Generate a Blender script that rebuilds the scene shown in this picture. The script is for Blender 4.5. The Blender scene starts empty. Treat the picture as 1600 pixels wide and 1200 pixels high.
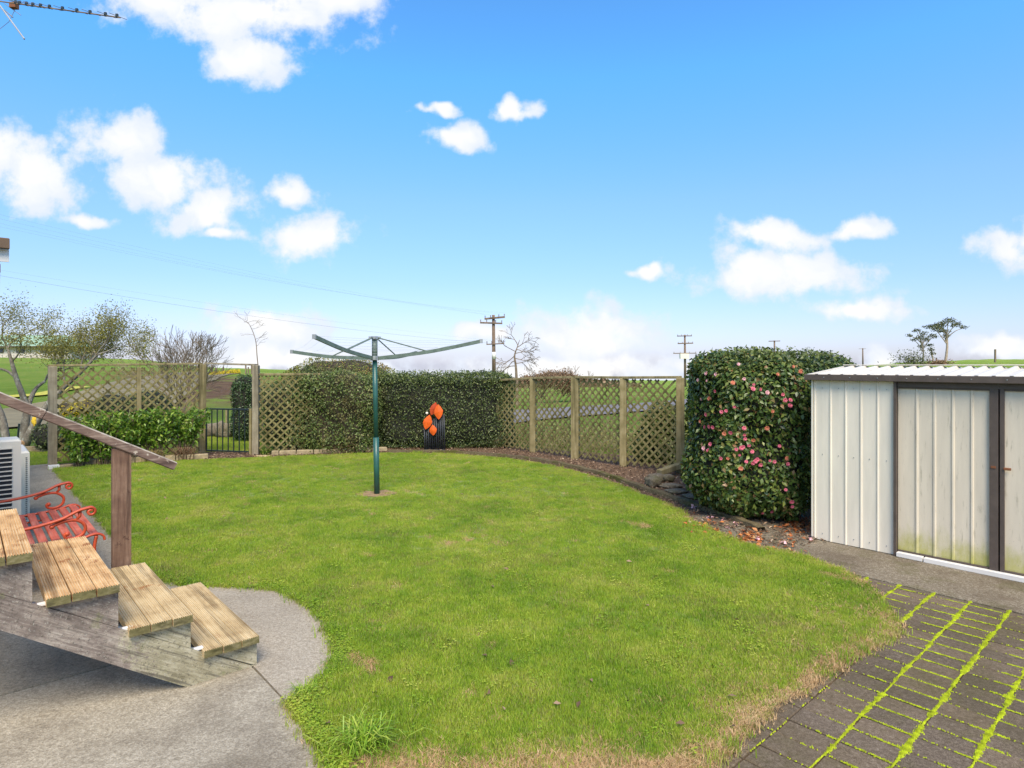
import bpy, bmesh, math, random
import numpy as np
from mathutils import Vector, Matrix, Euler

random.seed(7); rng = np.random.default_rng(11)
SC = bpy.context.scene
COL = SC.collection
R = math.radians
PI = math.pi

# ------------------------------------------------------------------ camera
EYE, FPX, HZ = 1.85, 960.0, 570.0
cam_d = bpy.data.cameras.new('camera'); cam = bpy.data.objects.new('camera', cam_d); COL.objects.link(cam)
cam.location = (0, 0, EYE); cam.rotation_euler = (R(90), 0, 0)
cam_d.sensor_width = 36; cam_d.lens = 36 * FPX / 1600; cam_d.shift_y = -30 / 1600
cam_d.clip_start = 0.05; cam_d.clip_end = 6000
SC.camera = cam

# ------------------------------------------------------------------ light
SUN_AZ = math.atan2(0.16, -1.0)      # the sun stands behind the camera
SUN_EL = R(52)
sd = bpy.data.lights.new('sun', 'SUN'); sun = bpy.data.objects.new('sun', sd); COL.objects.link(sun)
sd.energy = 3.0; sd.angle = R(30); sd.color = (1.0, 0.88, 0.70)
sdir = Vector((math.sin(SUN_AZ) * math.cos(SUN_EL), math.cos(SUN_AZ) * math.cos(SUN_EL), math.sin(SUN_EL)))
sun.rotation_euler = sdir.to_track_quat('Z', 'Y').to_euler(); sun.location = (0, 0, 20)
VS = SC.view_settings
VS.view_transform = 'Standard'; VS.look = 'None'; VS.exposure = 0.78; VS.gamma = 1; VS.use_curve_mapping = False

def lk(nt, a, b): nt.links.new(a, b)
def nd(nt, typ, **kw):
    n = nt.nodes.new(typ)
    for k, v in kw.items(): setattr(n, k, v)
    return n
def mth(nt, op, a, b=None, c=None, clamp=False):
    n = nd(nt, 'ShaderNodeMath', operation=op); n.use_clamp = clamp
    for i, v in enumerate((a, b, c)):
        if v is None: continue
        if isinstance(v, (int, float)): n.inputs[i].default_value = v
        else: lk(nt, v, n.inputs[i])
    return n.outputs[0]
def vmth(nt, op, a, b=None):
    n = nd(nt, 'ShaderNodeVectorMath', operation=op)
    for i, v in enumerate((a, b)):
        if v is None: continue
        if isinstance(v, (tuple, list)): n.inputs[i].default_value = v
        else: lk(nt, v, n.inputs[i])
    return n.outputs['Value'] if op in ('LENGTH', 'DOT_PRODUCT', 'DISTANCE') else n.outputs[0]
def ramp(nt, fac, stops, interp='LINEAR'):
    n = nd(nt, 'ShaderNodeValToRGB'); cr = n.color_ramp; cr.interpolation = interp
    while len(cr.elements) < len(stops): cr.elements.new(0.5)
    for e, (p, c) in zip(cr.elements, stops):
        e.position = p; e.color = (c[0], c[1], c[2], 1) if len(c) == 3 else c
    lk(nt, fac, n.inputs[0]); return n.outputs[0]
def mix(nt, f, a, b, bt='MIX'):
    n = nd(nt, 'ShaderNodeMix', data_type='RGBA', blend_type=bt)
    for i, v in ((0, f), (6, a), (7, b)):
        if isinstance(v, (int, float)): n.inputs[i].default_value = v
        elif isinstance(v, (tuple, list)): n.inputs[i].default_value = (v[0], v[1], v[2], 1)
        else: lk(nt, v, n.inputs[i])
    return n.outputs[2]
def noise(nt, vec, scale, detail=3, rough=0.5, dist=0):
    n = nd(nt, 'ShaderNodeTexNoise'); n.inputs['Scale'].default_value = scale
    n.inputs['Detail'].default_value = detail; n.inputs['Roughness'].default_value = rough
    n.inputs['Distortion'].default_value = dist
    if vec is not None: lk(nt, vec, n.inputs['Vector'])
    return n.outputs['Fac']
def mapr(nt, v, a, b, c=0.0, d=1.0, typ='SMOOTHSTEP'):
    n = nd(nt, 'ShaderNodeMapRange', interpolation_type=typ)
    lk(nt, v, n.inputs[0])
    for i, x in enumerate((a, b, c, d)): n.inputs[i + 1].default_value = x
    return n.outputs[0]

# world: physical sky, with clouds laid out by compass direction and height
W = bpy.data.worlds.new('World'); SC.world = W; W.use_nodes = True
nt = W.node_tree; nt.nodes.clear()
tc = nd(nt, 'ShaderNodeTexCoord'); gen = tc.outputs['Generated']
sep = nd(nt, 'ShaderNodeSeparateXYZ'); lk(nt, gen, sep.inputs[0])
sk = nd(nt, 'ShaderNodeTexSky', sky_type='NISHITA'); sk.sun_disc = False
sk.sun_elevation = SUN_EL; sk.sun_rotation = SUN_AZ; sk.air_density = 1.0; sk.dust_density = 0.6; sk.ozone_density = 2.0
skc = mix(nt, 1.0, sk.outputs[0], ramp(nt, sep.outputs[2], [(0.0, (0.76, 0.79, 1.15)), (0.06, (0.78, 0.81, 1.14)), (0.13, (0.78, 0.90, 1.13)), (0.25, (0.86, 1.13, 1.37)), (0.42, (0.70, 1.45, 1.88)), (0.8, (0.6, 1.1, 1.6))]), 'MULTIPLY')
# gnomonic sky coordinates for the clouds (front half of the sky)
ysafe = mth(nt, 'MAXIMUM', sep.outputs[1], 0.02)
u = mth(nt, 'DIVIDE', sep.outputs[0], ysafe); v = mth(nt, 'DIVIDE', sep.outputs[2], ysafe)
cmb = nd(nt, 'ShaderNodeCombineXYZ'); lk(nt, u, cmb.inputs[0]); lk(nt, v, cmb.inputs[1])
uv = cmb.outputs[0]
def ncol(scale, detail):
    n = nd(nt, 'ShaderNodeTexNoise'); n.inputs['Scale'].default_value = scale; n.inputs['Detail'].default_value = detail
    n.inputs['Roughness'].default_value = 0.55
    lk(nt, uv, n.inputs['Vector']); return n.outputs['Color']
w1 = vmth(nt, 'MULTIPLY', vmth(nt, 'SUBTRACT', ncol(9.0, 3), (0.5, 0.5, 0.5)), (0.15, 0.08, 0))
uvw = vmth(nt, 'ADD', uv, w1)
BL = [(400, 22, 190, 66), (250, 2, 130, 44), (388, 92, 78, 40), (530, 0, 90, 36),
      (50, 272, 100, 72), (-10, 235, 70, 60), (180, 215, 95, 52), (245, 275, 110, 62), (315, 325, 95, 46), (130, 350, 50, 14),
      (480, 368, 105, 46), (452, 298, 48, 22), (345, 366, 40, 14), 
      (715, 207, 56, 24), (695, 162, 32, 13), (805, 181, 34, 20),
      (1213, 366, 95, 30), (1345, 351, 62, 22), (1225, 430, 165, 52), (1020, 423, 48, 14), (1345, 486, 92, 24), (1558, 390, 72, 34), (1620, 380, 60, 34),
      (420, 512, 115, 42), (430, 562, 190, 34), (905, 530, 150, 58), (880, 580, 260, 34), (1560, 548, 130, 28), (765, 516, 45, 18), (1380, 570, 50, 26), (1080, 565, 90, 22), (650, 590, 160, 20)]
dens = None
for (bx, by, rx, ry) in BL:
    c = ((bx - 800) / FPX, (HZ - by) / FPX, 0)
    d = vmth(nt, 'MULTIPLY', vmth(nt, 'SUBTRACT', uvw, c), (FPX / rx, FPX / ry, 0))
    l = vmth(nt, 'LENGTH', d)
    s = mth(nt, 'SUBTRACT', 1.0, l)
    dens = s if dens is None else mth(nt, 'SMOOTH_MAX', dens, s, 0.25)
fb = mth(nt, 'SUBTRACT', noise(nt, uv, 14, 8, 0.62), 0.5)
d1 = mth(nt, 'ADD', dens, mth(nt, 'MULTIPLY', fb, 2.2))
front = mapr(nt, d1, -0.08, 0.55)
fr_ok = mapr(nt, sep.outputs[1], 0.15, 0.35)
# everywhere else, unseen broken cloud with cover added to whiten the ambient light
gvec = vmth(nt, 'MULTIPLY', gen, (1, 1, 2.2))
oth = mapr(nt, noise(nt, gvec, 2.6, 7, 0.6), 0.48, 0.62)
cl = mth(nt, 'ADD', mth(nt, 'MULTIPLY', front, fr_ok), mth(nt, 'MULTIPLY', oth, mth(nt, 'SUBTRACT', 1.0, fr_ok)), clamp=True)
shade = mapr(nt, mth(nt, 'ADD', dens, mth(nt, 'MULTIPLY', mth(nt, 'SUBTRACT', noise(nt, uvw, 9, 6, 0.6), 0.5), 2.4)), 0.0, 1.0)
ccol = mix(nt, shade, (0.79, 0.86, 0.99), (1.0, 1.0, 1.0))
cem = mix(nt, 1.0, ccol, (6.15, 6.1, 6.05), 'MULTIPLY')
skyc = mix(nt, mth(nt, 'MULTIPLY', cl, 0.97), skc, cem)
bg = nd(nt, 'ShaderNodeBackground'); bg.inputs[1].default_value = 0.10
lk(nt, skyc, bg.inputs[0])
wo = nd(nt, 'ShaderNodeOutputWorld'); lk(nt, bg.outputs[0], wo.inputs[0])

# ------------------------------------------------------------------ geometry helpers
U = Vector((-0.667, 0.745, 0)); V = Vector((0.745, 0.667, 0)); Z = Vector((0, 0, 1))
ANG_U = math.atan2(U.y, U.x)          # heading of the house axis
def G(px, py, z=0.0):
    Y = FPX * (EYE - z) / (py - HZ); return Vector(((px - 800) * Y / FPX, Y, z))
def AT(px, Y, z=0.0): return Vector(((px - 800) * Y / FPX, Y, z))
def ZA(py, Y): return EYE - (py - HZ) * Y / FPX
def UV(a, b, z=0.0): return U * a + V * b + Z * z

def worldloc(o):
    l = Vector((0, 0, 0))
    while o is not None: l += o.location; o = o.parent
    return l
def tag(o, label=None, cat=None, group=None, kind=None):
    if label: o['label'] = label
    if cat: o['category'] = cat
    if group: o['group'] = group
    if kind: o['kind'] = kind
    return o
def empty(name, loc, label=None, cat=None, group=None, kind=None, parent=None):
    o = bpy.data.objects.new(name, None); COL.objects.link(o); o.empty_display_size = 0.2
    o.location = Vector(loc) - (worldloc(parent) if parent else Vector((0, 0, 0))); o.parent = parent
    return tag(o, label, cat, group, kind)
def mesh(name, verts, faces, mats, smooth=False):
    m = bpy.data.meshes.new(name); m.from_pydata([tuple(x) for x in verts], [], faces)
    for q in (mats if isinstance(mats, (list, tuple)) else [mats]): m.materials.append(q)
    if smooth: m.polygons.foreach_set('use_smooth', [True] * len(m.polygons))
    m.update(); return m
def link(name, m, parent=None, loc=(0, 0, 0), rot=None, scale=None):
    o = bpy.data.objects.new(name, m); COL.objects.link(o); o.parent = parent; o.location = loc
    if rot is not None: o.rotation_euler = rot
    if scale is not None: o.scale = scale
    return o
class MB:
    def __init__(s): s.v = []; s.f = []
    def add(s, vs, fs):
        n = len(s.v); s.v += [Vector(x) for x in vs]; s.f += [tuple(i + n for i in f) for f in fs]; return s
    def box(s, c, d, ax=None, bev=0):
        ax = ax or (Vector((1, 0, 0)), Vector((0, 1, 0)), Z); c = Vector(c)
        x, y, z = [ax[i] * d[i] / 2 for i in range(3)]
        vs = [c + x * i + y * j + z * k for k in (-1, 1) for j in (-1, 1) for i in (-1, 1)]
        return s.add(vs, [(0, 2, 3, 1), (4, 5, 7, 6), (0, 1, 5, 4), (2, 6, 7, 3), (0, 4, 6, 2), (1, 3, 7, 5)])
    def cbox(s, c, d, ax=None, ch=0.004):
        ax = ax or (Vector((1, 0, 0)), Vector((0, 1, 0)), Z); c = Vector(c); h = [q / 2 for q in d]
        rings = [(h[0] - ch, h[1] - ch, -h[2]), (h[0], h[1], -h[2] + ch), (h[0], h[1], h[2] - ch), (h[0] - ch, h[1] - ch, h[2])]
        vs = [c + ax[0] * (i * a) + ax[1] * (j * b) + ax[2] * z for a, b, z in rings for i, j in ((-1, -1), (1, -1), (1, 1), (-1, 1))]
        fs = [(3, 2, 1, 0), (12, 13, 14, 15)]
        for r in range(3):
            for k in range(4): fs.append((r * 4 + k, r * 4 + (k + 1) % 4, r * 4 + 4 + (k + 1) % 4, r * 4 + 4 + k))
        return s.add(vs, fs)
    def bar(s, a, b, w, h, up=Z):
        a = Vector(a); b = Vector(b); t = (b - a).normalized(); sd_ = t.cross(up).normalized(); u2 = sd_.cross(t)
        return s.cbox((a + b) / 2, (w, (b - a).length, h), (sd_, t, u2), ch=min(w, h) * 0.12)
    def tube(s, pts, rad, n=8, cap=True):
        pts = [Vector(p) for p in pts]; N = len(pts)
        if isinstance(rad, (int, float)): rad = [rad] * N
        vs = []; prev = None
        for i, p in enumerate(pts):
            t = (pts[min(i + 1, N - 1)] - pts[max(i - 1, 0)]).normalized()
            if prev is None:
                prev = t.orthogonal().normalized()
            a = (prev - t * prev.dot(t))
            a = a.normalized() if a.length > 1e-6 else t.orthogonal().normalized()
            prev = a; b = t.cross(a)
            for k in range(n):
                q = 2 * PI * k / n; vs.append(p + (a * math.cos(q) + b * math.sin(q)) * rad[i])
        fs = [(i * n + k, i * n + (k + 1) % n, i * n + n + (k + 1) % n, i * n + n + k) for i in range(N - 1) for k in range(n)]
        if cap: fs += [tuple(range(n - 1, -1, -1)), tuple(range((N - 1) * n, N * n))]
        return s.add(vs, fs)
    def prism(s, poly, z0, z1):
        n = len(poly); vs = [(p[0], p[1], z0) for p in poly] + [(p[0], p[1], z1) for p in poly]
        ar = sum(poly[i][0] * poly[(i + 1) % n][1] - poly[(i + 1) % n][0] * poly[i][1] for i in range(n))
        if ar < 0:
            vs = vs[n - 1::-1] + vs[:n - 1:-1]
        fs = [tuple(range(n - 1, -1, -1)), tuple(range(n, 2 * n))] + [(i, (i + 1) % n, n + (i + 1) % n, n + i) for i in range(n)]
        return s.add(vs, fs)
    def ext(s, prof, origin, ax, ay, al, length):      # profile in (ax, ay), swept along al
        n = len(prof); o = Vector(origin)
        vs = [o + ax * p + ay * q for p, q in prof]; vs += [x + al * length for x in vs]
        fs = [(i, (i + 1) % n, n + (i + 1) % n, n + i) for i in range(n)] + [tuple(range(n - 1, -1, -1)), tuple(range(n, 2 * n))]
        return s.add(vs, fs)
    def ball(s, c, r, sub=1, flat=(1, 1, 1), jit=0.0):
        b = bmesh.new(); bmesh.ops.create_icosphere(b, subdivisions=sub, radius=1)
        c = Vector(c); vs = []
        for x in b.verts:
            k = r * (1 + random.uniform(-jit, jit)); vs.append(c + Vector((x.co.x * flat[0], x.co.y * flat[1], x.co.z * flat[2])) * k)
        fs = [tuple(q.index for q in f.verts) for f in b.faces]; b.free(); return s.add(vs, fs)
    def build(s, name, mat, parent=None, smooth=False):
        o0 = worldloc(parent) if parent else Vector((0, 0, 0))
        m = mesh(name, [x - o0 for x in s.v], s.f, mat, smooth)
        if not (parent):
            pass
        return link(name, m, parent)
def recenter(o, base):
    base = Vector(base); o.data.transform(Matrix.Translation(-base)); o.location = base; return o

# ------------------------------------------------------------------ materials
def newmat(name):
    m = bpy.data.materials.new(name); m.use_nodes = True; n = m.node_tree
    return m, n, n.nodes['Principled BSDF']
def pos(nt): return nd(nt, 'ShaderNodeNewGeometry').outputs['Position']
def obc(nt): return nd(nt, 'ShaderNodeTexCoord').outputs['Object']
def bump(nt, b, h, strength, dist=0.01):
    n = nd(nt, 'ShaderNodeBump'); n.inputs['Strength'].default_value = strength; n.inputs['Distance'].default_value = dist
    lk(nt, h, n.inputs['Height']); lk(nt, n.outputs[0], b.inputs['Normal'])
def plain(name, col, rough=0.6, metal=0.0, var=0.12, scale=6, bs=0.15):
    m, n, b = newmat(name); p = pos(n); f = noise(n, p, scale, 5, 0.6)
    c0 = tuple(x * (1 - var) for x in col); c1 = tuple(min(1, x * (1 + var)) for x in col)
    lk(n, ramp(n, f, [(0.3, c0), (0.7, c1)]), b.inputs['Base Color'])
    b.inputs['Roughness'].default_value = rough; b.inputs['Metallic'].default_value = metal
    bump(n, b, noise(n, p, scale * 12, 4, 0.6), bs, 0.004); return m
def wood(name, cols, axis, rough=0.85, grain=60, stretch=0.06, bs=0.5, patch=None):
    """weathered timber: streaks along axis, blotches between the given colours"""
    m, n, b = newmat(name); p = pos(n)
    mp = nd(n, 'ShaderNodeMapping'); lk(n, p, mp.inputs[0])
    th = {'U': -ANG_U, 'V': -math.atan2(V.y, V.x), 'Z': 0, 'X': 0}[axis]
    mp.vector_type = 'POINT'; mp.inputs['Rotation'].default_value = (0, 0, th)
    sc = (1, 1, stretch) if axis == 'Z' else (stretch, 1, 1)
    q = vmth(n, 'MULTIPLY', mp.outputs[0], sc)
    g = noise(n, q, grain, 5, 0.65); bl = noise(n, p, 5.5, 4, 0.6); g2 = noise(n, q, grain * 0.28, 4, 0.6)
    c = ramp(n, mth(n, 'ADD', mth(n, 'MULTIPLY', g, 0.5), mth(n, 'MULTIPLY', bl, 0.5)), [(0.32, cols[0]), (0.5, cols[1]), (0.66, cols[2])])
    c = mix(n, mapr(n, g2, 0.52, 0.66, 0, 0.55), c, tuple(x * 0.42 for x in cols[0]))
    if patch:
        c = mix(n, mapr(n, noise(n, p, patch[1], 6, 0.7), patch[2], patch[2] + 0.05, 0, 0.85), c, patch[0])
    lk(n, c, b.inputs['Base Color']); b.inputs['Roughness'].default_value = rough
    b.inputs['Specular IOR Level'].default_value = 0.25
    bump(n, b, g, bs, 0.004); return m

M = {}
M['deck'] = wood('decking_timber', [(0.26, 0.13, 0.055), (0.60, 0.38, 0.18), (0.78, 0.58, 0.33)], 'U', grain=75, stretch=0.035, bs=0.9, patch=((0.30, 0.115, 0.04), 5, 0.57))
M['deck_pale'] = wood('pale_decking_timber', [(0.32, 0.21, 0.10), (0.57, 0.43, 0.235), (0.70, 0.56, 0.34)], 'U', grain=80, stretch=0.035, bs=0.9, patch=((0.34, 0.16, 0.06), 6, 0.62))
M['deck_end'] = wood('mossy_end_grain', [(0.07, 0.06, 0.02), (0.17, 0.145, 0.06), (0.30, 0.25, 0.14)], 'V', grain=60, stretch=0.5)
M['rail'] = wood('stained_rail_timber', [(0.085, 0.05, 0.04), (0.19, 0.125, 0.095), (0.40, 0.30, 0.23)], 'V', grain=85, patch=((0.55, 0.46, 0.36), 20, 0.61))
M['post_brown'] = wood('stained_post_timber', [(0.085, 0.045, 0.03), (0.175, 0.10, 0.065), (0.30, 0.19, 0.125)], 'Z', grain=60, bs=0.8, patch=((0.07, 0.035, 0.025), 7, 0.62))
M['lattice'] = wood('lattice_timber', [(0.115, 0.095, 0.032), (0.215, 0.18, 0.07), (0.32, 0.275, 0.125)], 'Z', grain=20, stretch=0.4)
M['fpost'] = wood('fence_post_timber', [(0.15, 0.125, 0.05), (0.26, 0.21, 0.10), (0.38, 0.31, 0.17)], 'Z', grain=30)
M['fpost_grey'] = wood('grey_fence_post_timber', [(0.18, 0.15, 0.10), (0.28, 0.235, 0.16), (0.38, 0.33, 0.23)], 'Z', grain=30)
M['sleeper'] = wood('edging_timber', [(0.17, 0.13, 0.07), (0.28, 0.22, 0.13), (0.42, 0.35, 0.22)], 'V', grain=30)
M['block'] = plain('edging_block', (0.36, 0.28, 0.16), 0.9, var=0.3, scale=12, bs=0.4)

# stringer: paint peeling off grey timber
m, n, b = newmat('peeling_stringer'); p = pos(n)
mp = nd(n, 'ShaderNodeMapping'); lk(n, p, mp.inputs[0]); mp.inputs['Rotation'].default_value = (0, 0, -math.atan2(V.y, V.x))
sp = nd(n, 'ShaderNodeSeparateXYZ'); lk(n, mp.outputs[0], sp.inputs[0])
cb = nd(n, 'ShaderNodeCombineXYZ'); lk(n, mth(n, 'SUBTRACT', mth(n, 'MULTIPLY', sp.outputs[0], 0.85), mth(n, 'MULTIPLY', sp.outputs[2], 0.527)), cb.inputs[0])
lk(n, sp.outputs[1], cb.inputs[1]); lk(n, mth(n, 'ADD', mth(n, 'MULTIPLY', sp.outputs[0], 0.527), mth(n, 'MULTIPLY', sp.outputs[2], 0.85)), cb.inputs[2])
q = vmth(n, 'MULTIPLY', cb.outputs[0], (0.10, 1, 1)); g = noise(n, q, 95, 6, 0.75); g3 = noise(n, p, 60, 7, 0.8); pt = noise(n, p, 6, 5, 0.6)
painted = ramp(n, mth(n, 'ADD', mth(n, 'MULTIPLY', g, 0.5), mth(n, 'MULTIPLY', pt, 0.5)), [(0.37, (0.11, 0.083, 0.068)), (0.5, (0.23, 0.18, 0.145)), (0.63, (0.44, 0.37, 0.30))])
bare = ramp(n, mth(n, 'ADD', mth(n, 'MULTIPLY', g, 0.55), mth(n, 'MULTIPLY', pt, 0.45)), [(0.35, (0.17, 0.145, 0.08)), (0.5, (0.36, 0.315, 0.20)), (0.64, (0.56, 0.50, 0.36))])
k = mth(n, 'ADD', mth(n, 'MULTIPLY', mth(n, 'SUBTRACT', sp.outputs[0], 0.70), 2.2), mth(n, 'MULTIPLY', mth(n, 'SUBTRACT', g3, 0.5), 1.3))
k2 = mapr(n, mth(n, 'ADD', k, mth(n, 'MULTIPLY', mth(n, 'SUBTRACT', pt, 0.5), 1.2)), -0.05, 0.10)
c = mix(n, k2, painted, bare)
c = mix(n, mapr(n, noise(n, p, 9, 5, 0.7), 0.60, 0.68, 0, 0.5), c, (0.16, 0.17, 0.05))
c = mix(n, mapr(n, g3, 0.54, 0.60, 0, 0.7), c, (0.07, 0.06, 0.045))
c = mix(n, mapr(n, noise(n, p, 85, 5, 0.8), 0.58, 0.63, 0, 0.6), c, (0.50, 0.47, 0.38))
st2 = noise(n, vmth(n, 'MULTIPLY', cb.outputs[0], (0.04, 1, 1)), 45, 4, 0.6); c = mix(n, mapr(n, st2, 0.56, 0.66, 0, 0.6), c, (0.07, 0.06, 0.045))
lk(n, c, b.inputs['Base Color']); b.inputs['Roughness'].default_value = 0.85; bump(n, b, mth(n, 'ADD', g3, g), 0.9, 0.003); M['stringer'] = m

# concretes
def concrete(name, cols, tint, agg=170, stains=(0.10, 0.075, 0.05), st=0.5, moss=0.0, bs=0.55):
    m, n, b = newmat(name); p = pos(n)
    vo = nd(n, 'ShaderNodeTexVoronoi'); vo.inputs['Scale'].default_value = agg; lk(n, p, vo.inputs['Vector'])
    vs = nd(n, 'ShaderNodeSeparateColor'); lk(n, vo.outputs['Color'], vs.inputs[0])
    big = noise(n, p, 1.3, 6, 0.65); mid = noise(n, p, 40, 5, 0.7)
    f = mth(n, 'ADD', mth(n, 'MULTIPLY', vs.outputs[0], 0.27), mth(n, 'MULTIPLY', mid, 0.73))
    c = ramp(n, f, [(0.22, cols[0]), (0.5, cols[1]), (0.78, cols[2])])
    c = mix(n, mapr(n, big, 0.40, 0.68, 0, st), c, stains, 'MIX')
    c = mix(n, mapr(n, noise(n, p, 5, 6, 0.7), 0.56, 0.72, 0, 0.45), c, tint)
    if moss: c = mix(n, mapr(n, noise(n, p, 2.7, 6, 0.7), 0.5, 0.62, 0, moss), c, (0.075, 0.075, 0.012))
    if name == 'dark_paver':
        oi = nd(n, 'ShaderNodeObjectInfo'); c = mix(n, 1.0, c, ramp(n, oi.outputs['Random'], [(0.0, (0.86, 0.83, 0.78)), (0.5, (1.0, 0.96, 0.90)), (1.0, (1.16, 1.08, 0.96))]), 'MULTIPLY')
    lk(n, c, b.inputs['Base Color']); b.inputs['Roughness'].default_value = 0.92; b.inputs['Specular IOR Level'].default_value = 0.2
    bump(n, b, mth(n, 'ADD', vo.outputs['Distance'], mid), bs, 0.004); return m
M['slab'] = concrete('washed_concrete', [(0.19, 0.158, 0.112), (0.35, 0.30, 0.22), (0.56, 0.49, 0.375)], (0.17, 0.145, 0.10), agg=130, st=0.55)
M['lobe'] = concrete('rough_pale_concrete', [(0.20, 0.163, 0.115), (0.37, 0.312, 0.23), (0.58, 0.50, 0.39)], (0.20, 0.155, 0.10), st=0.25)
M['strip'] = concrete('dark_apron_concrete', [(0.085, 0.064, 0.042), (0.20, 0.162, 0.112), (0.42, 0.37, 0.28)], (0.10, 0.06, 0.035), stains=(0.08, 0.055, 0.035), st=0.6, moss=0.3)
M['paver'] = concrete('dark_paver', [(0.075, 0.055, 0.038), (0.145, 0.112, 0.082), (0.30, 0.25, 0.195)], (0.12, 0.09, 0.045), agg=260, stains=(0.075, 0.062, 0.03), st=0.5, moss=0.18, bs=0.5)
M['curb'] = concrete('mossy_kerb', [(0.05, 0.04, 0.02), (0.13, 0.10, 0.05), (0.24, 0.2, 0.12)], (0.09, 0.07, 0.03), agg=90, moss=0.8)
M['moss'] = plain('joint_moss', (0.38, 0.44, 0.010), 0.95, var=0.5, scale=22, bs=0.5)
M['soil'] = plain('bed_soil', (0.13, 0.075, 0.04), 0.98, var=0.45, scale=14, bs=1.0)
M['stone'] = concrete('bed_stone', [(0.10, 0.085, 0.06), (0.20, 0.17, 0.12), (0.34, 0.3, 0.22)], (0.10, 0.10, 0.03), agg=60, moss=0.5)
M['road'] = plain('road_seal', (0.17, 0.15, 0.145), 0.9, var=0.15, scale=2, bs=0.2)
M['drive'] = plain('unsealed_drive', (0.19, 0.155, 0.08), 0.95, var=0.25, scale=1.2, bs=0.4)
M['white_line'] = plain('road_line_paint', (0.6, 0.6, 0.6), 0.8)
M['bag'] = plain('clear_plastic', (0.62, 0.66, 0.70), 0.2)

# shed
def shedmat(name, col, algae, rust=0.3):
    m, n, b = newmat(name); p = pos(n); sp = nd(n, 'ShaderNodeSeparateXYZ'); lk(n, p, sp.inputs[0])
    q = vmth(n, 'MULTIPLY', p, (1, 1, 0.12))
    c = ramp(n, noise(n, q, 14, 5, 0.6), [(0.3, tuple(x * 0.86 for x in col)), (0.7, col)])
    hgt = mapr(n, sp.outputs[2], 0.62, 0.05, 0, 1, 'LINEAR')
    k = mth(n, 'ADD', mth(n, 'MULTIPLY', hgt, 0.9), mth(n, 'MULTIPLY', noise(n, vmth(n, 'MULTIPLY', p, (1, 1, 0.45)), 9, 6, 0.7), 0.9))
    c = mix(n, mapr(n, k, 0.88, 1.42, 0, algae), c, (0.40, 0.38, 0.07))
    spot = noise(n, p, 95, 4, 0.7)
    c = mix(n, mapr(n, mth(n, 'ADD', spot, mth(n, 'MULTIPLY', hgt, 0.06)), 0.66, 0.74, 0, rust * 1.6), c, (0.14, 0.11, 0.07))
    c = mix(n, mapr(n, noise(n, q, 38, 5, 0.7), 0.57, 0.72, 0, rust * 1.3), c, (0.26, 0.23, 0.15))
    lk(n, c, b.inputs['Base Color']); b.inputs['Roughness'].default_value = 0.5
    bump(n, b, noise(n, p, 8, 2), 0.06, 0.01); return m
M['shed_white'] = shedmat('shed_cream_steel', (0.84, 0.75, 0.60), 0.0, 0.06)
M['shed_door'] = shedmat('shed_door_steel', (0.74, 0.64, 0.49), 0.9, 0.40)
M['shed_brown'] = plain('shed_brown_trim', (0.095, 0.07, 0.055), 0.55, var=0.2, scale=10)
M['shed_roof'] = shedmat('shed_roof_steel', (0.68, 0.62, 0.52), 0.0, 0.22)
M['rust'] = plain('rusty_latch', (0.22, 0.08, 0.03), 0.8)
M['white_plastic'] = plain('ivory_casing', (0.82, 0.74, 0.60), 0.45, var=0.03, bs=0.03)
M['black'] = plain('black_recess', (0.015, 0.018, 0.022), 0.6)
M['white_paint'] = plain('white_fascia_paint', (0.74, 0.70, 0.64), 0.5, var=0.05, bs=0.03)
M['brown_gutter'] = plain('brown_gutter', (0.14, 0.085, 0.045), 0.5)
M['weather'] = plain('weatherboard', (0.62, 0.6, 0.54), 0.7)
M['roof_iron'] = plain('roof_iron', (0.16, 0.10, 0.07), 0.6)
M['red_iron'] = plain('red_painted_iron', (0.55, 0.075, 0.022), 0.45, var=0.2, scale=20, bs=0.2)
M['red_slat'] = wood('red_painted_slat', [(0.42, 0.075, 0.04), (0.60, 0.13, 0.07), (0.68, 0.22, 0.14)], 'U', rough=0.7, grain=40)
M['green_paint'] = plain('dark_green_enamel', (0.028, 0.105, 0.085), 0.35, var=0.15, scale=8, bs=0.05)
M['green_grey'] = plain('weathered_green_steel', (0.13, 0.17, 0.135), 0.5, var=0.25, scale=14)
M['steel'] = plain('galvanised_steel', (0.42, 0.42, 0.40), 0.4, 0.6)
M['line'] = plain('clothes_line_cord', (0.6, 0.62, 0.62), 0.6)
M['gate'] = plain('black_gate_paint', (0.018, 0.028, 0.03), 0.4)
M['orange'] = plain('orange_painted_metal', (0.80, 0.125, 0.012), 0.5, var=0.18, scale=14)
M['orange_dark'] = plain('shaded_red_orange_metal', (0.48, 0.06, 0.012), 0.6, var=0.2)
M['slate'] = plain('charcoal_tube', (0.035, 0.038, 0.045), 0.45)
M['pole'] = wood('utility_pole_timber', [(0.11, 0.075, 0.05), (0.19, 0.13, 0.09), (0.28, 0.2, 0.14)], 'Z', grain=8)
M['wire'] = plain('power_wire', (0.20, 0.21, 0.24), 0.6)
M['insul'] = plain('insulator', (0.25, 0.2, 0.2), 0.4)
M['hwall'] = plain('house_cream_wall', (0.64, 0.55, 0.46), 0.8, var=0.06, scale=0.6, bs=0)
M['hroof'] = plain('house_green_roof', (0.30, 0.43, 0.29), 0.6, var=0.08, scale=0.5, bs=0)
M['hglass'] = plain('house_window_glass', (0.06, 0.07, 0.09), 0.15)
M['htrim'] = plain('house_brown_trim', (0.10, 0.07, 0.05), 0.7)
M['bark'] = wood('lichened_bark', [(0.12, 0.10, 0.075), (0.22, 0.19, 0.145), (0.40, 0.37, 0.29)], 'Z', grain=22, stretch=0.5, patch=((0.40, 0.41, 0.33), 12, 0.58))
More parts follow.
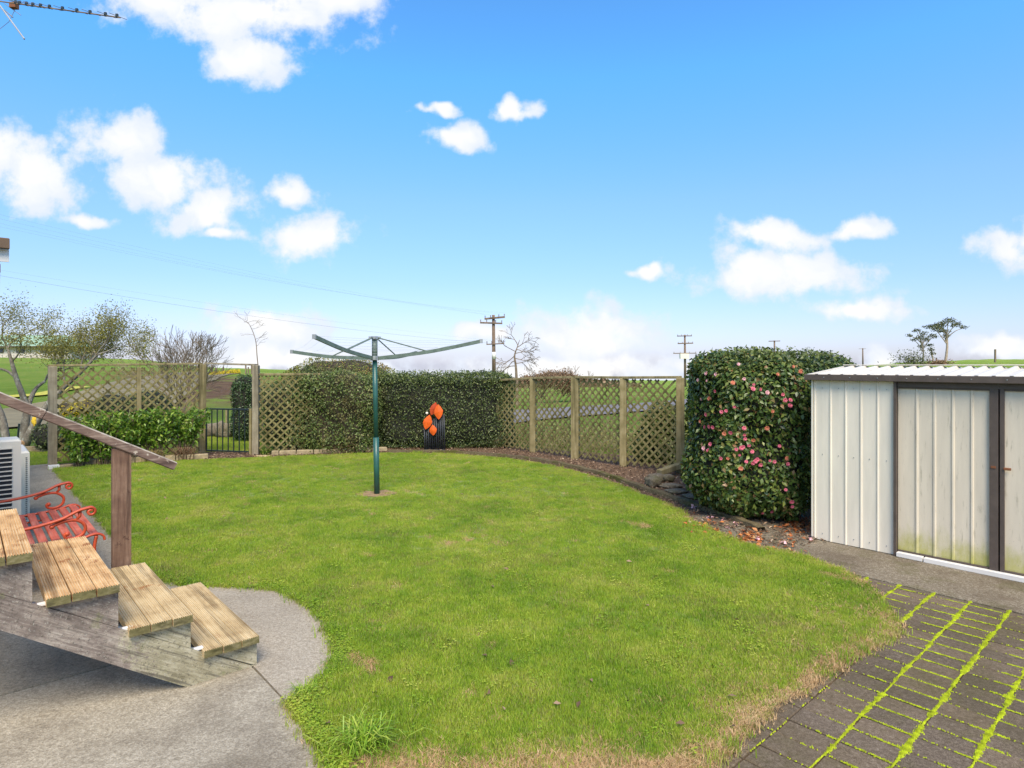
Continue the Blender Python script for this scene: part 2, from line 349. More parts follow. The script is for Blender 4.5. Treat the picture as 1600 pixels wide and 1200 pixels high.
M['lichen'] = plain('yellow_lichen', (0.70, 0.46, 0.03), 0.9)
M['cut'] = plain('cut_wood', (0.55, 0.33, 0.16), 0.9)
M['twig'] = wood('grey_brown_twig', [(0.12, 0.085, 0.055), (0.22, 0.16, 0.105), (0.33, 0.26, 0.18)], 'Z', grain=9)
M['gumbark'] = plain('pale_gum_bark', (0.40, 0.31, 0.22), 0.9, var=0.3)

def leafmat(name, stops, rough=0.45, trans=0.25, spec=0.4, pn=None):
    """stops: (position, colour) by each leaf's own random number; pn: (colour, scale, lo, hi) patches by place"""
    m, n, b = newmat(name)
    at = nd(n, 'ShaderNodeAttribute', attribute_name='rnd')
    c = ramp(n, at.outputs['Fac'], stops)
    if pn: c = mix(n, mapr(n, noise(n, pos(n), pn[1], 4, 0.6), pn[2], pn[3], 0, 0.85), c, pn[0])
    lk(n, c, b.inputs['Base Color']); b.inputs['Roughness'].default_value = rough; b.inputs['Specular IOR Level'].default_value = spec
    tr = nd(n, 'ShaderNodeBsdfTranslucent'); lk(n, c, tr.inputs[0])
    mx = nd(n, 'ShaderNodeMixShader'); mx.inputs[0].default_value = trans
    lk(n, b.outputs[0], mx.inputs[1]); lk(n, tr.outputs[0], mx.inputs[2]); lk(n, mx.outputs[0], n.nodes['Material Output'].inputs[0]); return m
M['camellia'] = leafmat('camellia_leaf', [(0.0, (0.030, 0.060, 0.014)), (0.45, (0.075, 0.13, 0.024)), (0.78, (0.15, 0.19, 0.04)), (0.90, (0.24, 0.27, 0.06)), (0.95, (0.24, 0.15, 0.06)), (1.0, (0.30, 0.16, 0.06))], 0.35, 0.15)
M['backhedge'] = leafmat('dark_hedge_leaf', [(0.0, (0.022, 0.045, 0.014)), (0.5, (0.05, 0.095, 0.026)), (1.0, (0.12, 0.17, 0.055))], 0.4, 0.12)
M['darkhedge'] = leafmat('far_dark_hedge_leaf', [(0.0, (0.03, 0.042, 0.012)), (0.45, (0.07, 0.10, 0.026)), (0.8, (0.13, 0.17, 0.045)), (1.0, (0.24, 0.26, 0.10))], 0.45, 0.2, pn=((0.13, 0.12, 0.04), 1.9, 0.55, 0.75))
M['mixhedge'] = leafmat('climber_leaf', [(0.0, (0.045, 0.055, 0.02)), (0.4, (0.10, 0.15, 0.03)), (0.8, (0.18, 0.23, 0.05)), (1.0, (0.30, 0.28, 0.12))], 0.5, 0.2, pn=((0.17, 0.135, 0.05), 2.4, 0.52, 0.66))
M['mound'] = leafmat('mound_leaf', [(0.0, (0.10, 0.12, 0.02)), (0.6, (0.20, 0.23, 0.04)), (0.9, (0.30, 0.27, 0.06)), (1.0, (0.42, 0.20, 0.05))], 0.5, 0.25, pn=((0.36, 0.16, 0.045), 1.7, 0.56, 0.66))
M['bright'] = leafmat('glossy_shrub_leaf', [(0.0, (0.05, 0.11, 0.012)), (0.5, (0.13, 0.24, 0.022)), (0.85, (0.24, 0.36, 0.04)), (1.0, (0.40, 0.46, 0.08))], 0.35, 0.25)
M['olive'] = leafmat('olive_tree_leaf', [(0.0, (0.14, 0.14, 0.02)), (0.5, (0.27, 0.25, 0.045)), (1.0, (0.42, 0.37, 0.10))], 0.6, 0.3)
M['ygreen'] = leafmat('hedge_growth_leaf', [(0.0, (0.05, 0.07, 0.018)), (0.5, (0.11, 0.15, 0.03)), (1.0, (0.24, 0.26, 0.07))], 0.45, 0.2)
M['brownleaf'] = leafmat('brown_shrub_twiglet', [(0.0, (0.16, 0.09, 0.05)), (0.6, (0.28, 0.17, 0.09)), (1.0, (0.36, 0.26, 0.15))], 0.8, 0.2)
M['gum'] = leafmat('gum_leaf', [(0.0, (0.05, 0.06, 0.025)), (0.6, (0.12, 0.13, 0.05)), (1.0, (0.26, 0.25, 0.10))], 0.6, 0.2)
M['yellow'] = leafmat('yellow_flower', [(0.0, (0.45, 0.33, 0.02)), (0.6, (0.72, 0.53, 0.02)), (1.0, (0.35, 0.38, 0.05))], 0.7, 0.2)
M['fallen'] = leafmat('fallen_orange_leaf', [(0.0, (0.20, 0.06, 0.02)), (0.5, (0.42, 0.12, 0.03)), (0.85, (0.60, 0.22, 0.06)), (1.0, (0.55, 0.38, 0.18))], 0.6, 0.1)
M['litter'] = leafmat('brown_litter', [(0.0, (0.06, 0.035, 0.02)), (0.5, (0.18, 0.105, 0.06)), (0.9, (0.34, 0.22, 0.13)), (1.0, (0.5, 0.38, 0.25))], 0.8, 0.05)
M['drygrass'] = leafmat('dry_grass', [(0.0, (0.22, 0.15, 0.06)), (0.5, (0.40, 0.29, 0.13)), (0.8, (0.30, 0.30, 0.08)), (1.0, (0.55, 0.44, 0.24))], 0.8, 0.2)
for nm, c in (('pink', (0.72, 0.17, 0.23)), ('palepink', (0.80, 0.45, 0.46)), ('coral', (0.66, 0.22, 0.12))):
    M[nm] = plain(nm + '_petal', c, 0.6, var=0.15, scale=60)
M['core'] = plain('core_shade', (0.018, 0.018, 0.010), 0.95, var=0.5, scale=12)  # bush cores: the dark between leaves is put into the colour
M['corebrown'] = plain('brown_core_shade', (0.05, 0.038, 0.02), 0.95, var=0.5, scale=12)

def grassmat(name, stops, tr=0.42):
    m, n, b = newmat(name); p = pos(n)
    oi = nd(n, 'ShaderNodeObjectInfo')
    f = mth(n, 'ADD', mth(n, 'MULTIPLY', noise(n, p, 1.1, 6, 0.72), 0.82), mth(n, 'MULTIPLY', oi.outputs['Random'], 0.18))
    c = ramp(n, f, stops)
    hs = nd(n, 'ShaderNodeAttribute', attribute_name='rnd')
    c = mix(n, mth(n, 'MULTIPLY', mapr(n, hs.outputs['Fac'], 0.88, 0.97), 0.7), c, (0.42, 0.38, 0.16))
    lk(n, c, b.inputs['Base Color']); b.inputs['Roughness'].default_value = 0.55; b.inputs['Specular IOR Level'].default_value = 0.3
    t = nd(n, 'ShaderNodeBsdfTranslucent'); lk(n, c, t.inputs[0])
    mx = nd(n, 'ShaderNodeMixShader'); mx.inputs[0].default_value = tr
    lk(n, b.outputs[0], mx.inputs[1]); lk(n, t.outputs[0], mx.inputs[2]); lk(n, mx.outputs[0], n.nodes['Material Output'].inputs[0]); return m
M['g_green'] = grassmat('lawn_blade', [(0.34, (0.19, 0.325, 0.026)), (0.46, (0.32, 0.465, 0.038)), (0.57, (0.46, 0.54, 0.06)), (0.68, (0.58, 0.56, 0.14))])
M['g_yel'] = grassmat('tired_lawn_blade', [(0.25, (0.26, 0.31, 0.05)), (0.55, (0.40, 0.39, 0.10)), (0.75, (0.50, 0.42, 0.15))])
M['g_dry'] = grassmat('straw_blade', [(0.25, (0.42, 0.26, 0.12)), (0.55, (0.60, 0.40, 0.20)), (0.75, (0.70, 0.52, 0.30))], 0.15)

m, n, b = newmat('lawn_soil'); p = pos(n)
c = ramp(n, noise(n, p, 9, 6, 0.7), [(0.3, (0.08, 0.12, 0.015)), (0.5, (0.16, 0.22, 0.03)), (0.68, (0.26, 0.24, 0.08))])
lk(n, c, b.inputs['Base Color']); b.inputs['Roughness'].default_value = 1; bump(n, b, noise(n, p, 60, 4), 1, 0.01); M['lawn'] = m

m, n, b = newmat('pasture'); p = pos(n)
f = mth(n, 'ADD', mth(n, 'MULTIPLY', noise(n, p, 0.09, 5, 0.6), 0.6), mth(n, 'MULTIPLY', noise(n, p, 1.4, 6, 0.65), 0.4))
c = ramp(n, f, [(0.33, (0.12, 0.20, 0.025)), (0.48, (0.20, 0.30, 0.04)), (0.60, (0.29, 0.33, 0.07)), (0.72, (0.38, 0.33, 0.13))])
sp = nd(n, 'ShaderNodeSeparateXYZ'); lk(n, p, sp.inputs[0])
# bare earth bank left of the gate, and streaks of rough growth
ratio = mth(n, 'DIVIDE', sp.outputs[0], mth(n, 'MAXIMUM', sp.outputs[1], 1.0))
k = mth(n, 'MULTIPLY', mth(n, 'MULTIPLY', mapr(n, ratio, -0.68, -0.60), mapr(n, ratio, -0.36, -0.44)), mth(n, 'MULTIPLY', mapr(n, sp.outputs[1], 25, 28), mapr(n, sp.outputs[1], 62, 45)))
k = mth(n, 'MULTIPLY', k, mapr(n, noise(n, p, 0.35, 6, 0.7), 0.36, 0.5))
c = mix(n, k, c, ramp(n, noise(n, p, 1.2, 6, 0.7), [(0.3, (0.10, 0.055, 0.03)), (0.6, (0.22, 0.135, 0.08)), (0.7, (0.2, 0.22, 0.05))]))
lk(n, c, b.inputs['Base Color']); b.inputs['Roughness'].default_value = 1; b.inputs['Specular IOR Level'].default_value = 0.1
bump(n, b, noise(n, p, 5, 6, 0.8), 1.0, 0.25); M['pasture'] = m

# ------------------------------------------------------------------ terrain
TP = np.array([-1500, -300, 0, 120, 230, 330, 420, 600, 790, 1060, 1200, 1350, 1420, 1520, 1600, 2400])
TY = np.array([555, 556, 557, 559, 564, 576, 578, 588, 593, 595, 588, 573, 567, 563, 562, 558])
def terr(X, Y):
    if Y <= 24: return -0.05 - max(0, min(1, (Y - 14) / 8.0)) * 0.0
    px = 800 + 960 * X / Y
    e = (np.interp(px, TP, TY) - 570) / 960
    w = float(np.interp(px, [450, 780], [2.2, 1.0])) if px < 1060 else float(np.interp(px, [1060, 1350], [1.0, 1.5]))
    Y0 = 24.0
    z = EYE - Y * e - (EYE + 0.05 - Y0 * e) * (Y0 / Y) ** (w - 1)
    z += 0.004 * Y * 0.25 * (math.sin(X * 0.11 + Y * 0.05) + math.sin(X * 0.043 - Y * 0.021 + 1.3))* min(1, (Y - 24) / 30)
    return z
rowsY = [-40, -20, -8, 0, 4, 8, 12, 16, 20, 24] + list(24 * np.geomspace(1.03, 80, 60))
colsT = np.linspace(-2.6, 2.6, 141)
vs = []; fs = []
for Y in rowsY:
    for t in colsT:
        X = t * max(Y, 40) if Y < 40 else t * Y
        vs.append((X, Y, terr(X, Y)))
nc = len(colsT)
for i in range(len(rowsY) - 1):
    for j in range(nc - 1): fs.append((i * nc + j, i * nc + j + 1, (i + 1) * nc + j + 1, (i + 1) * nc + j))
o = link('ground', mesh('ground', vs, fs, M['pasture'], True)); tag(o, kind='structure')
def TZ(X, Y): return terr(X, Y)

def ribbon(name, pts, mat, dz):
    vs = []; fs = []; P = []
    for i in range(len(pts) - 1):
        for k in range(8):
            t = k / 8; P.append([pts[i][q] * (1 - t) + pts[i + 1][q] * t for q in range(3)])
    P.append(list(pts[-1])); C = [AT(p_[0], p_[1]) for p_ in P]
    for i, c in enumerate(C):
        t = (C[min(i + 9, len(C) - 1)] - C[max(i - 9, 0)]).normalized(); s = Vector((t.y, -t.x, 0)) * P[i][2] / 2
        for k in range(5):
            q = c + s * (k / 2 - 1); vs.append((q.x, q.y, max(TZ(q.x, q.y), TZ(q.x, q.y)) + dz))
    for i in range(len(C) - 1):
        for k in range(4): fs.append((i * 5 + k, i * 5 + k + 1, i * 5 + 5 + k + 1, i * 5 + 5 + k))
    o = link(name, mesh(name, vs, fs, mat, True)); tag(o, kind='structure'); return o
ribbon('country_road', [(-500, 17.5, 7), (-100, 19.5, 8), (80, 22.5, 7.5), (200, 28, 5), (290, 44, 4), (350, 75, 4)], M['drive'], 0.06)
ribbon('side_road', [(700, 19.5, 3.5), (784, 22.3, 4), (900, 25, 4.2), (1056, 31, 4.6), (1150, 40, 5), (1300, 60, 5)], M['road'], 0.06)
ribbon('road_line', [(-300, 15.6, 0.12), (60, 15.3, 0.12), (180, 16.2, 0.12)], M['white_line'], 0.075)
ribbon('road_verge', [(-300, 27, 1.2), (0, 27.6, 1.1), (60, 28.5, 0.9), (130, 32, 0.8)], plain('yellow_verge_grass', (0.42, 0.38, 0.05), 1, var=0.3), 0.07)

# ------------------------------------------------------------------ paving, paths, lawn
def P2(l): return [tuple(G(x, y).xy) for x, y in l]
def smooth_poly(pts, n=4):
    out = []; N = len(pts)
    for i in range(N):
        a, b_, c, d = [Vector(pts[(i + k) % N]) for k in (-1, 0, 1, 2)]
        for k in range(n):
            t = k / n
            out.append(tuple(0.5 * ((2 * b_) + (c - a) * t + (2 * a - 5 * b_ + 4 * c - d) * t * t + (3 * b_ - a - 3 * c + d) * t ** 3)))
    return out
def cr_open(pts, n=5):
    out = []; N = len(pts)
    for i in range(N - 1):
        a = Vector(pts[max(i - 1, 0)]); b_ = Vector(pts[i]); c = Vector(pts[i + 1]); d = Vector(pts[min(i + 2, N - 1)])
        for k in range(n):
            t = k / n
            out.append(tuple(0.5 * ((2 * b_) + (c - a) * t + (2 * a - 5 * b_ + 4 * c - d) * t * t + (3 * b_ - a - 3 * c + d) * t ** 3)))
    out.append(tuple(pts[-1])); return out

e_path = P2([(88, 733), (227, 890)])
e_lobe = P2([(236, 903), (300, 915), (370, 917), (430, 922), (470, 938), (500, 962), (522, 995), (526, 1020), (515, 1050), (490, 1080), (453, 1098)])
e_front = P2([(453, 1098), (485, 1140), (520, 1205), (600, 1420)])
e_right = P2([(1040, 1330), (1110, 1198), (1212, 1105), (1322, 1030), (1398, 985), (1378, 952), (1355, 920), (1320, 898), (1285, 882), (1236, 866), (1170, 853), (1127, 836), (1082, 817), (1057, 797), (1040, 787)])
e_bed = P2([(1000, 772), (950, 754), (900, 739), (850, 727), (800, 719), (740, 713), (690, 710), (600, 709), (500, 712), (410, 716), (325, 719)])
e_left = P2([(250, 722), (150, 728), (95, 732)])
lawn_poly = e_path + cr_open(e_lobe) + e_front[1:] + cr_open(e_right) + cr_open(e_bed) + e_left
def tri_sheet(name, poly, z, mat, parent=None):
    b = bmesh.new(); vv = [b.verts.new((p_[0], p_[1], z)) for p_ in poly]
    ee = [b.edges.new((vv[i], vv[(i + 1) % len(vv)])) for i in range(len(vv))]
    bmesh.ops.triangle_fill(b, edges=ee, use_beauty=True)
    bmesh.ops.recalc_face_normals(b, faces=b.faces)
    for f in b.faces:
        if f.normal.z < 0: f.normal_flip()
    m = bpy.data.meshes.new(name); b.to_mesh(m); b.free(); m.materials.append(mat); return link(name, m, parent)
CX_, CY_ = G(589, 773).xy
M['wornsoil'] = plain('worn_soil', (0.30, 0.19, 0.09), 1.0, var=0.4, scale=25, bs=1)
tag(tri_sheet('lawn', lawn_poly, 0.012, M['lawn']), kind='structure')

wp = [(CX_ + (0.27 + 0.06 * math.sin(k * 2.1) + 0.04 * math.sin(k * 3.7)) * math.cos(k * 0.349), CY_ + (0.24 + 0.05 * math.cos(k * 1.7)) * math.sin(k * 0.349)) for k in range(18)]
tag(tri_sheet('worn_soil_patch', wp, 0.018, M['wornsoil']), kind='structure')
# garden bed behind the curved edging, and the soil below everything else in the yard
bed = P2([(95, 733), (200, 726), (325, 719), (410, 716), (500, 712), (600, 710), (690, 711), (740, 714), (800, 720), (850, 728), (900, 740), (950, 755), (1000, 773), (1060, 799), (1130, 840), (1230, 868)])
bedp = bed + [tuple(UV(2.3, 8.8).xy), (5.2, 9.4), (3.6, 12.0), (1.4, 13.0), (-0.4, 14.2), (-5.0, 13.6), (-5.3, 12.9), (-6.4, 13.05), (-8.6, 11.3)]
tag(tri_sheet('garden_bed', bedp, 0.004, M['soil']), kind='structure')

def slab(name, poly, z0, z1, mat):
    b = MB(); b.prism(poly, z0, z1); o = b.build(name, mat); tag(o, kind='structure'); return o
# apron between paving and shed
ap = [UV(4.2, 5.86), UV(4.2, 6.55), UV(2.76, 9.0), UV(-2.0, 9.0), UV(-2.0, 5.86)]
slab('concrete_apron', [(q.x, q.y) for q in ap], -0.12, 0.006, M['strip'])
# path along the house
pA = Vector(e_path[0]); pB = Vector(e_path[1])
jo = G(400, 1043)
lobe = [tuple(pB)] + cr_open(e_lobe)[:-1] + [tuple(G(451, 1099).xy), tuple(UV(3.80, 1.335).xy), tuple(UV(4.46, 1.325).xy), tuple(UV(4.475, 1.322).xy)]
far = [UV(4.475, -3.2), UV(4.475, 1.315), Vector((*pB, 0)), Vector((*pA, 0)), UV(14.3, 1.2), UV(14.3, -3.2)]
slab('house_path', [(q.x, q.y) for q in far], -0.12, 0.003, concrete('path_concrete', [(0.13, 0.105, 0.07), (0.30, 0.255, 0.185), (0.46, 0.40, 0.30)], (0.14, 0.125, 0.08), st=0.5))
slab('curved_concrete_pad', lobe, -0.12, 0.0, M['lobe'])
near = [(q.x, q.y) for q in [UV(4.46, 1.315), UV(3.80, 1.322), G(450, 1102), G(482, 1142), G(516, 1205), Vector((-0.35, 1.7, 0)), Vector((-0.2, -2.5, 0)), Vector((-5.0, -2.5, 0)), UV(4.46, -3.2)]]
slab('near_concrete_slab', near, -0.12, 0.0, M['slab'])

# pavers
def inside(poly, x, y):
    c = False; n = len(poly)
    for i in range(n):
        x1, y1 = poly[i]; x2, y2 = poly[i - 1]
        if (y1 > y) != (y2 > y) and x < (x2 - x1) * (y - y1) / (y2 - y1) + x1: c = not c
    return c
pav = tri_sheet('paving', [tuple(UV(a_, b_).xy) for a_, b_ in ((3.0, 5.85), (-0.9, 5.85), (-0.9, 1.6), (3.0, 1.6))], -0.012, M['soil']); tag(pav, kind='structure')
CW, RW, A0, B0 = 0.243, 0.160, 0.941, 5.85
pb = MB().cbox((0, 0, -0.03), (CW - 0.008, RW - 0.008, 0.06), ch=0.005); pm = mesh('paver', pb.v, pb.f, M['paver'])
joints = []; npv = 0
for i in range(-7, 9):
    for j in range(0, 25):
        a_ = A0 + CW * (i + 0.5); b1 = B0 - 0.075 - RW * j + 0.5 * RW
        sc = 1.0
        if j == 0: b1 = B0 - 0.0375; sc = 0.075 / RW
        c = UV(a_, b1)
        if a_ < -0.75: continue
        cor = [UV(a_ + s1 * CW / 2, b1 + s2 * RW / 2) for s1 in (-1, 1) for s2 in (-1, 1)]
        if all(inside(lawn_poly, q.x, q.y) for q in cor + [c]): continue
        if c.y < 1.9 or (c.x / c.y) > 1.0: continue
        link('paver', pm, pav, (c.x, c.y, 0.002 + random.uniform(-0.003, 0.003)), (random.uniform(-.006, .006), random.uniform(-.006, .006), ANG_U + random.uniform(-0.006, 0.006)), (1, sc, 1)); npv += 1
print('pavers', npv)

# moss along the joints
lv = []; lf = []
def lump(x, y, r, h):
    n0 = len(lv); k0 = random.random() * 6
    for k in range(5): lv.append((x + r * math.cos(k0 + k * 1.2566) * random.uniform(.7, 1.2), y + r * math.sin(k0 + k * 1.2566) * random.uniform(.7, 1.2), 0.001))
    lv.append((x, y, h)); lf.extend([(n0 + k, n0 + (k + 1) % 5, n0 + 5) for k in range(5)])
def wob(t, s): return 0.5 + 0.5 * math.sin(t * 7.3 + s * 5.1) * math.sin(t * 3.1 + s * 1.7)
def str_at(a_, b_):     # how strongly moss has taken at this place
    d = (1.62 - a_) / 0.6; d = max(0, min(1, d)) if b_ < 5.0 else max(0, min(1, (2.9 - a_) / 0.8))
    d *= max(0.0, min(1, (b_ - 2.7) / 0.7)) if a_ > 1.1 else 1
    return d
for i in range(-7, 9):
    a_ = A0 + CW * i; t = 1.7
    while t < B0 + 0.02:
        s = str_at(a_, t); 
        w = 0.0095 * (0.12 + 1.0 * wob(t * 2.6, i) ** 1.3 + 0.25 * wob(t * 11, i * 2)) * s
        if a_ > 1.35 and t < 5.0:
            w *= 0.3
            if random.random() < 0.75 or wob(t * 2, i) < 0.45: s = 0
        if s > 0.05:
            for _ in range(13 if w > 0.005 else 3):
                q = UV(a_ + 0.0035 * math.sin(t * 9 + i) + random.gauss(0, w * 0.62) * random.choice((1, 1, 1, 1.7)), t + random.uniform(-.004, .004))
                if not inside(lawn_poly, q.x, q.y): lump(q.x, q.y, random.uniform(.0022, .0052), random.uniform(.005, .011))
        t += 0.005
for j in range(0, 25):
    b_ = B0 - 0.075 - RW * j; a_ = -0.8
    while a_ < 2.9:
        s = str_at(a_, b_) * (0.25 + 0.75 * (wob(a_ * 1.3, j * 3.7) > 0.46))
        if random.random() < s:
            w = 0.003 + 0.0045 * wob(a_, j * 2.1)
            for _ in range(2):
                q = UV(a_ + random.uniform(-.003, .003), b_ + random.gauss(0, w * 0.6))
                if not inside(lawn_poly, q.x, q.y): lump(q.x, q.y, random.uniform(.0025, .005), random.uniform(.005, .010))
        a_ += 0.0045
o = link('moss', mesh('moss', lv, lf, M['moss'])); tag(o, 'bright yellow green moss in the paving joints', 'moss', kind='stuff')

# ------------------------------------------------------------------ leaves
def leaf_mesh(name, P, N, size, mat, parent=None, jit=0.7, aspect=0.55, up=0.0, rnd=None, fold=0.25):
    """P points, N outward normals: one small folded leaf (4 triangles) at each"""
    n = len(P); P = np.asarray(P, float); N = np.asarray(N, float)
    nn = N + rng.normal(0, jit, (n, 3)); nn[:, 2] += up
    nn /= np.linalg.norm(nn, axis=1)[:, None] + 1e-9
    t = rng.normal(0, 1, (n, 3)); t[:, 2] -= 0.5
    t -= nn * (t * nn).sum(1)[:, None]; t /= np.linalg.norm(t, axis=1)[:, None] + 1e-9
    s = np.cross(nn, t); L = (size * rng.uniform(0.65, 1.3, n))[:, None]; Wd = L * aspect * 0.5
    base = P; tip = P + t * L - nn * L * 0.12; mid = P + t * L * 0.45
    a = mid + s * Wd + nn * Wd * fold; b = mid - s * Wd + nn * Wd * fold
    vv = np.stack([base, a, tip, b, mid], 1).reshape(-1, 3)
    k = np.arange(n)[:, None] * 5
    f = np.concatenate([k + [0, 4, 1], k + [4, 2, 1], k + [0, 3, 4], k + [4, 3, 2]], 1).reshape(-1, 3)
    m = bpy.data.meshes.new(name); m.vertices.add(len(vv)); m.loops.add(len(f) * 3); m.polygons.add(len(f))
    o0 = worldloc(parent) if parent else Vector((0, 0, 0))
    m.vertices.foreach_set('co', (vv - np.array(o0)).ravel()); m.loops.foreach_set('vertex_index', f.ravel().astype(np.int32))
    m.polygons.foreach_set('loop_start', np.arange(len(f), dtype=np.int32) * 3)
    at = m.attributes.new('rnd', 'FLOAT', 'POINT'); r = rng.random(n) if rnd is None else rnd
    at.data.foreach_set('value', np.repeat(r, 5).astype(np.float32))
    m.materials.append(mat); m.update(calc_edges=True)
    return link(name, m, parent)

def lumpy(p, amp, f=3.0, ph=0.0):
    return amp * (np.sin(p[:, 0] * f + ph) * np.sin(p[:, 1] * f * 1.3 + ph * 2 + 1) + np.sin(p[:, 2] * f * 1.7 + ph + p[:, 0] * f * 0.6) * 0.7 + 0.4 * np.sin(p[:, 0] * f * 3.1 + p[:, 2] * f * 2.7 + ph))
def se_scale(d, h, ex): return (np.abs(d / h) ** ex).sum(1) ** (-1 / ex)
def se_sample(n, h, ex):
    h = np.array(h); ar = np.array([h[1] * h[2], h[0] * h[2], h[0] * h[1]]); f = rng.choice(3, n, p=ar / ar.sum())
    q = rng.uniform(-1, 1, (n, 3)) * h; sg = rng.choice([-1, 1], n); q[np.arange(n), f] = sg * h[f]
    q *= se_scale(q, h, ex)[:, None]; return q
def bush(root, c, h, ex, rot, n, size, mat, core='core', amp=0.05, freq=3.0, depth=0.10, name='foliage', jit=0.7, aspect=0.55, bottom=True, coresc=0.9, ph=0.0, up=0.2):
    h = np.array(h, float); c = np.array(c, float)
    q = se_sample(n, h, ex); g = np.sign(q) * np.abs(q / h) ** (ex - 1) / h; g /= np.linalg.norm(g, axis=1)[:, None]
    ca, sa = math.cos(rot), math.sin(rot); Rm = np.array([[ca, -sa, 0], [sa, ca, 0], [0, 0, 1]])
    w = q @ Rm.T + c; gw = g @ Rm.T
    off = lumpy(w, amp, freq, ph) - rng.exponential(depth * 0.5, n) + rng.normal(0, 0.012, n)
    w = w + gw * off[:, None]; keep = w[:, 2] > 0.03
    if not bottom: keep &= gw[:, 2] > -0.5
    leaf_mesh(name, w[keep], gw[keep], size, M[mat] if isinstance(mat, str) else mat, root, jit, aspect, up)
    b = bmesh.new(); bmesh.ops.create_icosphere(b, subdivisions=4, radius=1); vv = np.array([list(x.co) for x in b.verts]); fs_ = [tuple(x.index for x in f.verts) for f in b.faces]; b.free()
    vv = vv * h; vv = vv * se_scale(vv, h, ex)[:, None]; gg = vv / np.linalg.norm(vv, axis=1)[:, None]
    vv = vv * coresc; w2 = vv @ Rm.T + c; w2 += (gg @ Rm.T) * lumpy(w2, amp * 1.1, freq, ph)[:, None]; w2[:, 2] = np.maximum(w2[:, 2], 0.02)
    o0 = np.array(worldloc(root)); link('dark_core', mesh('dark_core', w2 - o0, fs_, M[core], True), root)  # solid dark core added so gaps in the foliage show shade, not sky

def grow(mb, p, d, L, r, depth, tips, spread=0.6, seg=4, droop=0.0, kids=3, shrink=0.68, wig=0.18, n=5, rmin=0.002):
    pts = [Vector(p)]; d = Vector(d).normalized(); rad = [r]
    for i in range(seg):
        d = (d + Vector((random.gauss(0, wig), random.gauss(0, wig), random.gauss(0, wig) - droop))).normalized()
        pts.append(pts[-1] + d * L / seg); rad.append(max(rmin, r * (1 - 0.45 * (i + 1) / seg)))
        if depth > 0 and i >= 1:
            for _ in range(1 if random.random() < 0.75 else 2):
                if random.random() < kids / seg:
                    ax = d.orthogonal().normalized(); ax.rotate(Matrix.Rotation(random.uniform(0, 2 * PI), 3, d))
                    nd_ = (d * math.cos(spread) + ax * math.sin(spread)).normalized()
                    grow(mb, pts[-1], nd_, L * shrink * random.uniform(.7, 1.1), max(rmin, rad[-1] * 0.62), depth - 1, tips, spread, seg, droop, kids, shrink, wig, max(3, n - 1), rmin)
    mb.tube(pts, rad, n, cap=False); tips.append((pts[-1].copy(), d.copy(), depth)); tips.append((pts[-2].copy(), d.copy(), depth))
    if depth > 0:
        for _ in range(2):
            ax = d.orthogonal().normalized(); ax.rotate(Matrix.Rotation(random.uniform(0, 2 * PI), 3, d))
            nd_ = (d * math.cos(spread * .7) + ax * math.sin(spread * .7)).normalized()
            grow(mb, pts[-1], nd_, L * shrink, max(rmin, rad[-1] * 0.8), depth - 1, tips, spread, seg, droop, kids, shrink, wig, max(3, n - 1), rmin)
def tip_leaves(root, tips, per, rad, size, mat, name='crown', flat=1.0):
    P = np.array([list(t[0]) for t in tips for _ in range(per)]); P = P + rng.normal(0, rad, P.shape) * np.array([1, 1, flat])
    N = rng.normal(0, 1, P.shape); N[:, 2] += 0.6; leaf_mesh(name, P, N, size, M[mat], root, 0.5, 0.5)

# ------------------------------------------------------------------ house (its corner, eave and aerial reach into the frame)
hs = empty('house', UV(6, -2), 'cream house whose brown and white eave end enters at the left edge', 'house')
MB().box(UV(8.4, -2.4, 1.35), (5.6, 4.0, 2.7), (U, V, Z)).build('wall', M['weather'], hs)
MB().ext([(-4.6, 2.7), (-0.25, 2.7), (-0.25, 2.76), (-2.4, 3.7), (-4.6, 2.76)], UV(5.4, 0), V, Z, U, 6.0).build('roof', M['roof_iron'], hs)
ea, eb = 11.1, 0.492
fa = MB(); fa.box(UV(ea, eb - 0.5, 3.37), (0.03, 1.0, 0.17), (U, V, Z)); fa.build('fascia', M['white_paint'], hs)
fa = MB(); fa.cbox(UV(ea - 0.06, eb - 0.5, 3.53), (0.10, 1.004, 0.15), (U, V, Z), ch=0.01); fa.build('gutter', M['brown_gutter'], hs)
fa = MB(); fa.box(UV(13.9, 0.493 - 0.4, 3.36), (0.03, 0.8, 0.16), (U, V, Z)); fa.build('fascia', M['white_paint'], hs)
fa = MB(); fa.box(UV(13.85, 0.497 - 0.4, 3.52), (0.10, 0.8, 0.14), (U, V, Z)); fa.build('gutter', M['brown_gutter'], hs)
MB().box(UV(12.2, -1.2, 3.5), (2.2, 2.0, 0.6), (U, V, Z)).build('wing_roof', M['roof_iron'], hs)
MB().box(UV(12.2, -1.4, 1.6), (2.0, 2.0, 3.195), (U, V, Z)).build('wing_wall', M['weather'], hs)

